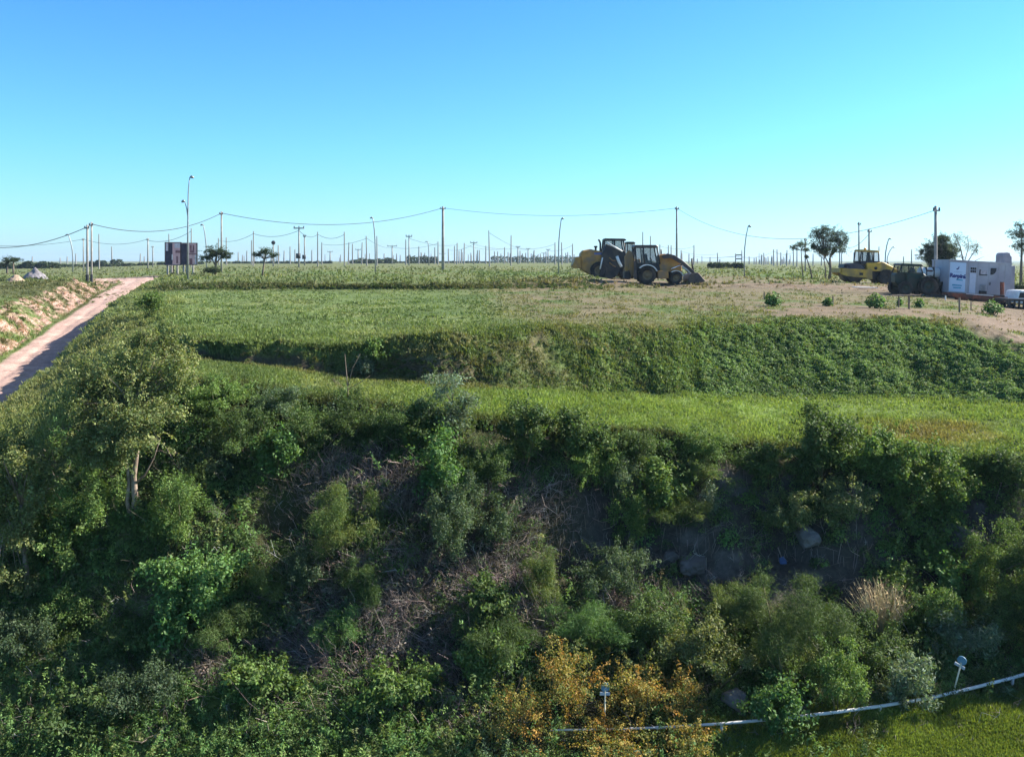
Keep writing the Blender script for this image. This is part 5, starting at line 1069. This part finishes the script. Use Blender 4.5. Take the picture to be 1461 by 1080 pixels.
# white site cabin
CAB = mat('cabin_white', (0.40, 0.40, 0.435), 0.6, var=0.06, scale=1.2, dirt=(0.29, 0.28, 0.32), dirt_scale=0.5); CABL = mat('poster_pale_blue', (0.50, 0.62, 0.76), 0.5, var=0.06, scale=0.8); NAVY = mat('lettering_navy', (0.03, 0.05, 0.20), 0.5); CYAN = mat('lettering_cyan', (0.05, 0.30, 0.45), 0.5)
qd = gp(1388, 425); Kd = 62.0; K = Mach(1346, 417, Kd, 'site_cabin', 'white site cabin with a lettered poster end and a barred door', 'cabin', None, 0.058)
K.o.location = Vector(((1346 - CX) * Kd / F, Kd - 0.6, zrow(417, Kd))); s = K.s
K.prism('shell', [(1346, 371.6), (1434, 371.6), (1434, 416.5), (1346, 416.5)], 0, 2.5, CAB, 0.0)
K.prism('roof_rim', [(1345.4, 370.4), (1434.6, 370.4), (1434.6, 371.9), (1345.4, 371.9)], -0.05, 2.55, CAB, 0.0)
K.prism('floor_beam', [(1345, 416.4), (1435, 416.4), (1435, 419), (1345, 419)], 0.05, 2.45, DARKM, 0.0)
K.prism('poster', [(1347.2, 373.8), (1369.8, 373.8), (1369.8, 415), (1347.2, 415)], -0.03, 0.0, CABL, 0.0)
dr = K.prism('door', [(1375.6, 379), (1384.2, 379), (1384.2, 416), (1375.6, 416)], -0.035, 0.0, mat('door_white', (0.50, 0.52, 0.60), 0.5, var=0.05), 0.0)
for i in range(3):
    for j in range(2): K.prism('door_pane', [(1376 + i * 2.8, 379.6 + j * 4), (1378.4 + i * 2.8, 379.6 + j * 4), (1378.4 + i * 2.8, 383 + j * 4), (1376 + i * 2.8, 383 + j * 4)], -0.047, -0.036, BLACK, 0.0)
aw = K.prism('window', [(1389.5, 382.5), (1399.5, 382.5), (1399.5, 389), (1389.5, 389)], -0.03, 0.0, mat('shutter_grey', (0.40, 0.36, 0.38), 0.6), 0.0); K.prism('window_frame', [(1389.2, 388.6), (1399.8, 388.6), (1399.8, 390), (1389.2, 390)], -0.08, -0.031, DARKM, 0.0); K.prism('window_frame', [(1389.2, 382), (1390.2, 382), (1390.2, 388.5), (1389.2, 388.5)], -0.06, -0.031, DARKM, 0.0)
K.prism('vent', [(1405, 379), (1412.5, 379), (1412.2, 383), (1410.5, 386), (1408, 388), (1405, 388.6)], -0.05, 0.0, DARKM, 0.0)
gt = MB()
for i in range(5): x_, z_ = K.p((1391 + i * 1.8, 416)); gt.tube([(x_, -0.06, z_), (x_, -0.06, z_ + 13 * s)], 0.018, 5)
gt.build('grille', GALV, K.o); K.prism('grille_sill', [(1390, 412), (1399.6, 412), (1399.6, 416), (1390, 416)], -0.14, -0.002, DARKM, 0.0)
K.tube('door_handle', [(1404.5, 399, -.05), (1404.5, 403, -.05)], 0.03, DARKM)
for i, xx in enumerate((1373.2, 1386.5, 1402, 1416, 1425)): K.prism('panel_seam', [(xx, 372.2), (xx + .35, 372.2), (xx + .35, 416.2), (xx, 416.2)], -0.012, 0.0, GALV, 0.0)
# poster print: a small flying bird, a slanted word, two short lines
K.prism('bird_mark', [(1356, 382.6), (1358.4, 381.6), (1359.8, 378.6), (1360.2, 381.2), (1359, 383.6), (1356.6, 384.2)], -0.045, -0.031, NAVY, 0.0)
K.prism('thin_line', [(1353, 387), (1365, 387), (1365, 387.7), (1353, 387.7)], -0.043, -0.031, mat('thin_line_blue', (0.30, 0.42, 0.55), 0.5), 0.0)
fc = bpy.data.curves.new('word', 'FONT'); fc.body = 'Respirá'; fc.size = 7.4 * s; fc.extrude = 0.006; fc.shear = 0.0; fc.offset = 0.022; fc.align_x = 'CENTER'; fc.materials.append(NAVY)
wt = bpy.data.objects.new('word_curve', fc); COL.objects.link(wt); bpy.context.view_layer.update(); wm = bpy.data.meshes.new_from_object(wt); bpy.data.objects.remove(wt)
wo = link('word', wm, K.o); x_, z_ = K.p((1358.4, 395.2)); wo.location = (x_, -0.042, z_); wo.rotation_euler = (R(90), R(3), 0)
for a_ in ([(1357, 397), (1366, 397.6), (1366, 399.4), (1357, 399)], [(1351.5, 405), (1365, 405.4), (1365, 407), (1351.5, 406.8)], [(1353, 408.6), (1364, 408.8), (1364, 410.4), (1353, 410.2)]): K.prism('poster_line', a_, -0.043, -0.031, CYAN, 0.0)
# low rusty flatbed in front of the cabin
Fb = Mach(1388, 430, 58.5, 'flatbed_trailer', 'low rust-red flatbed trailer in front of the white cabin', 'trailer', None, 0.07)
Fb.o.location.z = zrow(430, 58.5)
Fb.prism('deck', [(1351, 420.5), (1428, 420.5), (1428, 425.5), (1351, 425.5)], -0.8, 0.8, RED, 0.02); Fb.prism('side_beam', [(1356, 425.4), (1424, 425.4), (1424, 429), (1356, 429)], -0.7, -0.55, RED, 0.01)
Fb.prism('plank', [(1380, 419.5), (1408, 419.5), (1408, 420.6), (1380, 420.6)], -0.75, 0.2, WHITEP, 0.0)
for xx in (1376, 1384, 1412):
    for yy in (-0.62, 0.62): Fb.wheel(xx, 430.5, 4.5, yy, 0.22, BLACK, 12)
Fb.prism('drawbar', [(1328, 424), (1351, 423), (1351, 425), (1328, 426)], -0.08, 0.08, BLACK, 0.0)
# tower behind the cabin's end
GREYC = mat('tower_concrete', (0.33, 0.31, 0.34), 0.9, var=0.2, scale=2, bump=0.2)
Tw = Mach(1438.5, 424, 67, 'concrete_tower', 'grey blocky tower with a stepped rounded top beside the cabin', 'tower', None, 0.03)
Tw.o.location.z = zrow(424, 67)
Tw.prism('body', [(1431.5, 379), (1446, 379), (1446, 426), (1431.5, 426)], -0.1, 1.6, GREYC, 0.03); Tw.prism('top', [(1431.8, 379.2), (1431.8, 364.5), (1433.5, 361.2), (1437, 360), (1440.5, 360.6), (1441.5, 364), (1443.8, 366.5), (1443.8, 379.2)], 0.1, 1.3, GREYC, 0.06)
Dr = Mach(1429.8, 421, 60.5, 'oil_drum', 'brown oil drum standing at the end of the white cabin', 'drum'); Dr.o.location.z = zrow(421, 60.5)
m_ = MB(); sD = Dr.s; m_.tube([(0, 0, 0), (0, 0, 6 * sD), (0, 0, 6.1 * sD), (0, 0, 12 * sD), (0, 0, 12.1 * sD), (0, 0, 18 * sD)], [2.6 * sD, 2.6 * sD, 2.8 * sD, 2.6 * sD, 2.8 * sD, 2.6 * sD], 16); m_.build('barrel', RED, Dr.o); MB().tube([(0, 0, 17.9 * sD), (0, 0, 18.6 * sD)], 2.7 * sD, 16).build('lid', BLACK, Dr.o)
# white pickup behind the dark rail trailer at the right edge
Pk = Mach(1452, 434, 58, 'pickup_truck', 'white pickup truck half cut off by the right edge', 'pickup'); Pk.o.location.z = zrow(434, 58)
Pk.prism('body', [(1441, 425.6), (1475, 425.6), (1482, 426.5), (1482, 431.5), (1441, 431.5), (1440, 428)], -0.85, 0.85, WHITE, 0.06)
Pk.prism('cab', [(1441.6, 425.8), (1444.3, 415.6), (1447, 413.8), (1464, 413.8), (1468, 416), (1474, 425.8)], -0.78, 0.78, WHITE, 0.07)
Pk.prism('window', [(1443.6, 424.6), (1445.6, 417), (1456.5, 417), (1457.5, 424.6)], -0.80, -0.775, BLACK, 0.0); Pk.prism('window', [(1459, 424.6), (1459, 417), (1466.5, 417.4), (1470, 424.6)], -0.80, -0.775, BLACK, 0.0)
for yy in (-0.75, 0.75): Pk.wheel(1447, 430.5, 4.8, yy, 0.24, GALV, 0); Pk.wheel(1475, 430.5, 4.8, yy, 0.24, GALV, 0)
Rt = Mach(1448, 440, 53.5, 'stake_trailer', 'dark low trailer frame with stake posts in front of the white pickup', 'trailer', None, 0.03); Rt.o.location.z = zrow(440, 53.5)
Rt.prism('deck', [(1428, 426), (1485, 426), (1485, 429.4), (1428, 429.4)], -0.7, 0.7, BLACK, 0.01)
for xx in (1430.5, 1438, 1444.5, 1451, 1457.5): Rt.prism('stake', [(xx, 429.3), (xx + 1.8, 429.3), (xx + 1.8, 440), (xx, 440)], -0.68, -0.58, BLACK, 0.0)
Rt.prism('lower_rail', [(1429, 437), (1485, 437), (1485, 439), (1429, 439)], -0.57, -0.5, BLACK, 0.0)
for xx in (1436, 1470):
    for yy in (-0.4, 0.4): Rt.wheel(xx, 437, 4, yy, 0.2, BLACK, 0)

# ------------------------------------------------------------------ yard edge: posts, plants, bench
TIM = mat('weathered_timber', (0.23, 0.17, 0.125), 0.9, var=0.3, scale=10, bump=0.3)
def post(px, row, hpx, wpx, label, m_=TIM, lean=0.0):
    q = gp(px, row); s = q.y / F; b = MB(); w_ = wpx * s / 2; h_ = hpx * s; b.tube([(0, 0, -0.15), (lean * 0.5, 0, h_ * 0.5), (lean, 0, h_)], [w_, w_ * .95, w_ * .9], 7); o = b.build('wooden_post', m_, None); o.location = q; tag(o, label, 'post', 'wooden posts of the yard edge')
post(1090.5, 428, 11, 2.6, 'short brown post left of the largest-leaved yard plant')
post(1188.5, 437, 15, 2.4, 'wooden post beside the smallest yard plant')
post(1369, 446, 21, 3.0, 'tallest wooden post on the slope edge below the cabin')
post(1385.5, 443, 13, 1.8, 'thin grey stake right of the tallest wooden post')
post(1317.5, 421, 9, 2.0, 'pale stub post in front of the tractor wheel', WHITEP)
post(1349, 428, 6, 2.0, 'pale stub post under the poster end of the cabin', WHITEP)
q = gp(1297, 441); s = q.y / F; o = empty('bench_table', q); tag(o, 'narrow plank table on one post between the yard plants', 'table')
m_ = MB(); m_.box(-25 * s, 16 * s, -0.12, 0.12, 19 * s, 20.3 * s); m_.build('plank', TIM, o); MB().tube([(0, 0, -0.1), (0, 0, 19 * s)], 0.05, 7).build('leg', TIM, o); MB().tube([(-14 * s, 0.05, 2 * s), (-14 * s, 0.05, 19 * s)], 0.03, 7).build('leg', TIM, o)
def rosette(px, row, wpx, hpx, label, seed):
    q = gp(px, row); s = q.y / F; g = np.random.default_rng(seed); o = empty('yard_plant', q); tag(o, label, 'plant', 'leafy plants along the yard edge'); n_ = int(9 * wpx)
    d = unit(np.stack([g.normal(0, 0.75, n_), g.normal(0, 0.75, n_), g.uniform(0.25, 1.1, n_)], -1)); ext = np.array((wpx * s / 2, wpx * s / 2, hpx * s)); P = d * ext * g.uniform(0.35, 0.95, (n_, 1))
    v, c = leaves(P, d, np.full(n_, 0.22), np.full(n_, 0.085), pal('fresh', n_, g) * 0.95, g, 0.4, 0.5, 0.15); link('foliage', leaf_mesh('foliage', [(v, c)], LEAF), o)
    b = MB()
    for k_ in range(7): p_ = Vector(P[k_ * 5 % n_]); b.tube([(0, 0, -0.05), p_ * 0.5, p_], [0.025, 0.018, 0.01], 5)
    b.build('stem', STEM, o, True)
rosette(1103, 437, 30, 22, 'broad-leaved yard plant farthest left, beside a short brown post', 1)
rosette(1181, 437, 16, 14, 'smallest yard plant, beside a wooden post', 2)
rosette(1249, 440, 32, 23, 'broad-leaved yard plant below the roller, the fullest of the row', 3)
rosette(1312, 439, 15, 13, 'small yard plant just right of the plank table', 4)
rosette(1283.5, 437, 8, 13, 'slim yard plant under the left end of the plank table', 5)
rosette(1416, 449, 32, 24, 'broad-leaved yard plant farthest right, by the stake trailer', 6)
q = gp(1229, 411); s = q.y / F; m_ = MB(); m_.box(-14 * s, 16 * s, -0.5, 0.5, 0.02, 0.07); o = m_.build('white_board', WHITEP, None); o.location = q + Vector((0, -0.6, 0.03)); o.rotation_euler = (0, 0.03, 0); tag(o, 'white board lying on the ground in front of the roller', 'board')

# ------------------------------------------------------------------ white rail and the two round signs
RAILW = mat('rail_white', (0.66, 0.66, 0.66), 0.45, var=0.12, scale=4, dirt=(0.50, 0.49, 0.46), dirt_scale=1.5)
rp_ = [(785, 1041, 16.1), (862, 1040.5, 16.0), (940, 1037.5, 16.0), (1030, 1032, 16.0), (1110, 1025, 16.05), (1190, 1016, 16.1), (1256, 1007, 16.2), (1330, 995, 16.35), (1400, 978, 16.5), (1445, 966.5, 16.7), (1520, 944, 16.9), (1600, 915, 17.2)]
def on_ray(px, row, hgt):       # where a thing this high above the ground shows on this bearing and row
    ys = np.linspace(14, 20, 1200); d_ = zrow(row, ys) - ground_z((px - CX) * ys / F, ys); return float(ys[np.argmin(np.abs(d_ - hgt))])
ry = [on_ray(a_, b_, 0.24) for a_, b_, _ in rp_]; ry = np.convolve(np.pad(ry, 2, mode='edge'), np.ones(5) / 5, 'valid')
pts = [Vector(((a_ - CX) * y_ / F, y_, zrow(b_, y_))) for (a_, b_, _), y_ in zip(rp_, ry)]
o = empty('rail_fence', pts[6]); tag(o, 'white rail on short posts curving across the lower right', 'rail fence')
MB().tube([p - pts[6] for p in pts], [0.016, 0.019, 0.022, 0.025, 0.027, 0.029, 0.030, 0.031, 0.032, 0.033, 0.034, 0.034], 10).build('rail', RAILW, o, True)
for i in (2, 4, 7, 10):
    d_ = (pts[i + 1] - pts[i]).normalized() * 0.06; b = MB(); b.tube([pts[i] - pts[6] - d_, pts[i] - pts[6] + d_], 0.038 if i > 5 else 0.029, 10); b.build('joint', RAILW, o, True)
for i in (1, 3, 6, 9, 11):
    p = pts[i]; gz = float(ground_z(p.x, p.y)); b = MB(); b.tube([Vector((p.x - 0.02, p.y + 0.01, gz - 0.1)) - pts[6], p - pts[6] - Vector((0, 0, 0.02))], 0.030, 8); b.build('post', RAILW, o, True)
SB = mat('sign_blue', (0.12, 0.25, 0.37), 0.45, var=0.15, scale=20); SW = mat('sign_white', (0.42, 0.47, 0.54), 0.5, var=0.06)
def disc_sign(px, row_head, px_b, row_b, Yd, rpx, tilt, yaw, label, ring):
    q = Vector(((px_b - CX) * Yd / F, Yd, zrow(row_b, Yd))); q.z = min(q.z, float(ground_z(q.x, q.y)) + 0.1); s = Yd / F; h = Vector(((px - CX) * s, Yd, zrow(row_head, Yd))) - q
    o = empty('round_sign', q); tag(o, label, 'sign', 'round blue signs behind the rail')
    MB().tube([(0, 0, -0.3), h * 0.95], [0.016, 0.016], 7).build('post', mat('sign_post_paint', (0.62, 0.56, 0.40), 0.6), o, True)
    e = empty('plate', h, (0, tilt, yaw)); e.parent = o; r = rpx * s
    MB().lathe_y([(0.001, -0.012), (r, -0.010), (r, 0.010), (0.001, 0.012)], 0, 0, 28).build('disc', SB, e)
    if ring:
        b = MB(); b.tube([(-r * .45, -.014, r * .25), (-r * .2, -.014, r * .55), (r * .25, -.014, r * .5), (r * .4, -.014, r * .15), (0, -.014, -r * .2), (-r * .4, -.014, -r * .5), (r * .45, -.014, -r * .5)], r * 0.11, 5); b.build('figure', SW, e)
    b = MB(); b.box(-r * 1.15, r * 1.15, -0.012, 0.012, -r * 1.75, -r * 1.12); b.build('name_plate', SW, e)
disc_sign(863.5, 980, 862, 1036, ry[1] + 0.25, 6.4, 0.05, 0.1, 'round blue sign on a thin post standing among golden shrubs', True)
disc_sign(1372.5, 942, 1352, 998, ry[7] + 0.2, 6.2, 0.35, -0.7, 'tilted round blue sign on a leaning post near the right edge', False)
# scrap on the shaded cliff
BL = mat('blue_plastic', (0.08, 0.12, 0.24), 0.4); q = gp(1115, 800); s = q.y / F; o = empty('shovel', q + Vector((0, -0.12, 0.02)), (0.1, -0.35, 0)); tag(o, 'blue-bladed shovel lying on the dark cliff below the rock face', 'shovel')
MB().tube([(0, 0, 0.1), (0, 0.02, 0.36)], 0.014, 6).build('handle', PALEBARK, o, True); MB().prism([(-.07, -.08), (.07, -.08), (.085, .02), (.05, .12), (-.05, .12), (-.085, .02)], -0.012, 0.012, 0.004).build('blade', BL, o)

# ------------------------------------------------------------------ the air
hz = bpy.data.materials.new('haze'); hz.use_nodes = True; hn = hz.node_tree; hn.nodes.clear(); ho = hn.nodes.new('ShaderNodeOutputMaterial'); hv = hn.nodes.new('ShaderNodeVolumePrincipled')
hv.inputs['Color'].default_value = (0.62, 0.80, 1.0, 1); hv.inputs['Density'].default_value = 0.00016; hv.inputs['Anisotropy'].default_value = 0.2
hn.links.new(hv.outputs[0], ho.inputs['Volume']); m_ = MB(); m_.box(-5200, 5200, -60, 5300, CZ - 16, CZ + 26); o = m_.build('haze', hz); tag(o, kind='stuff')
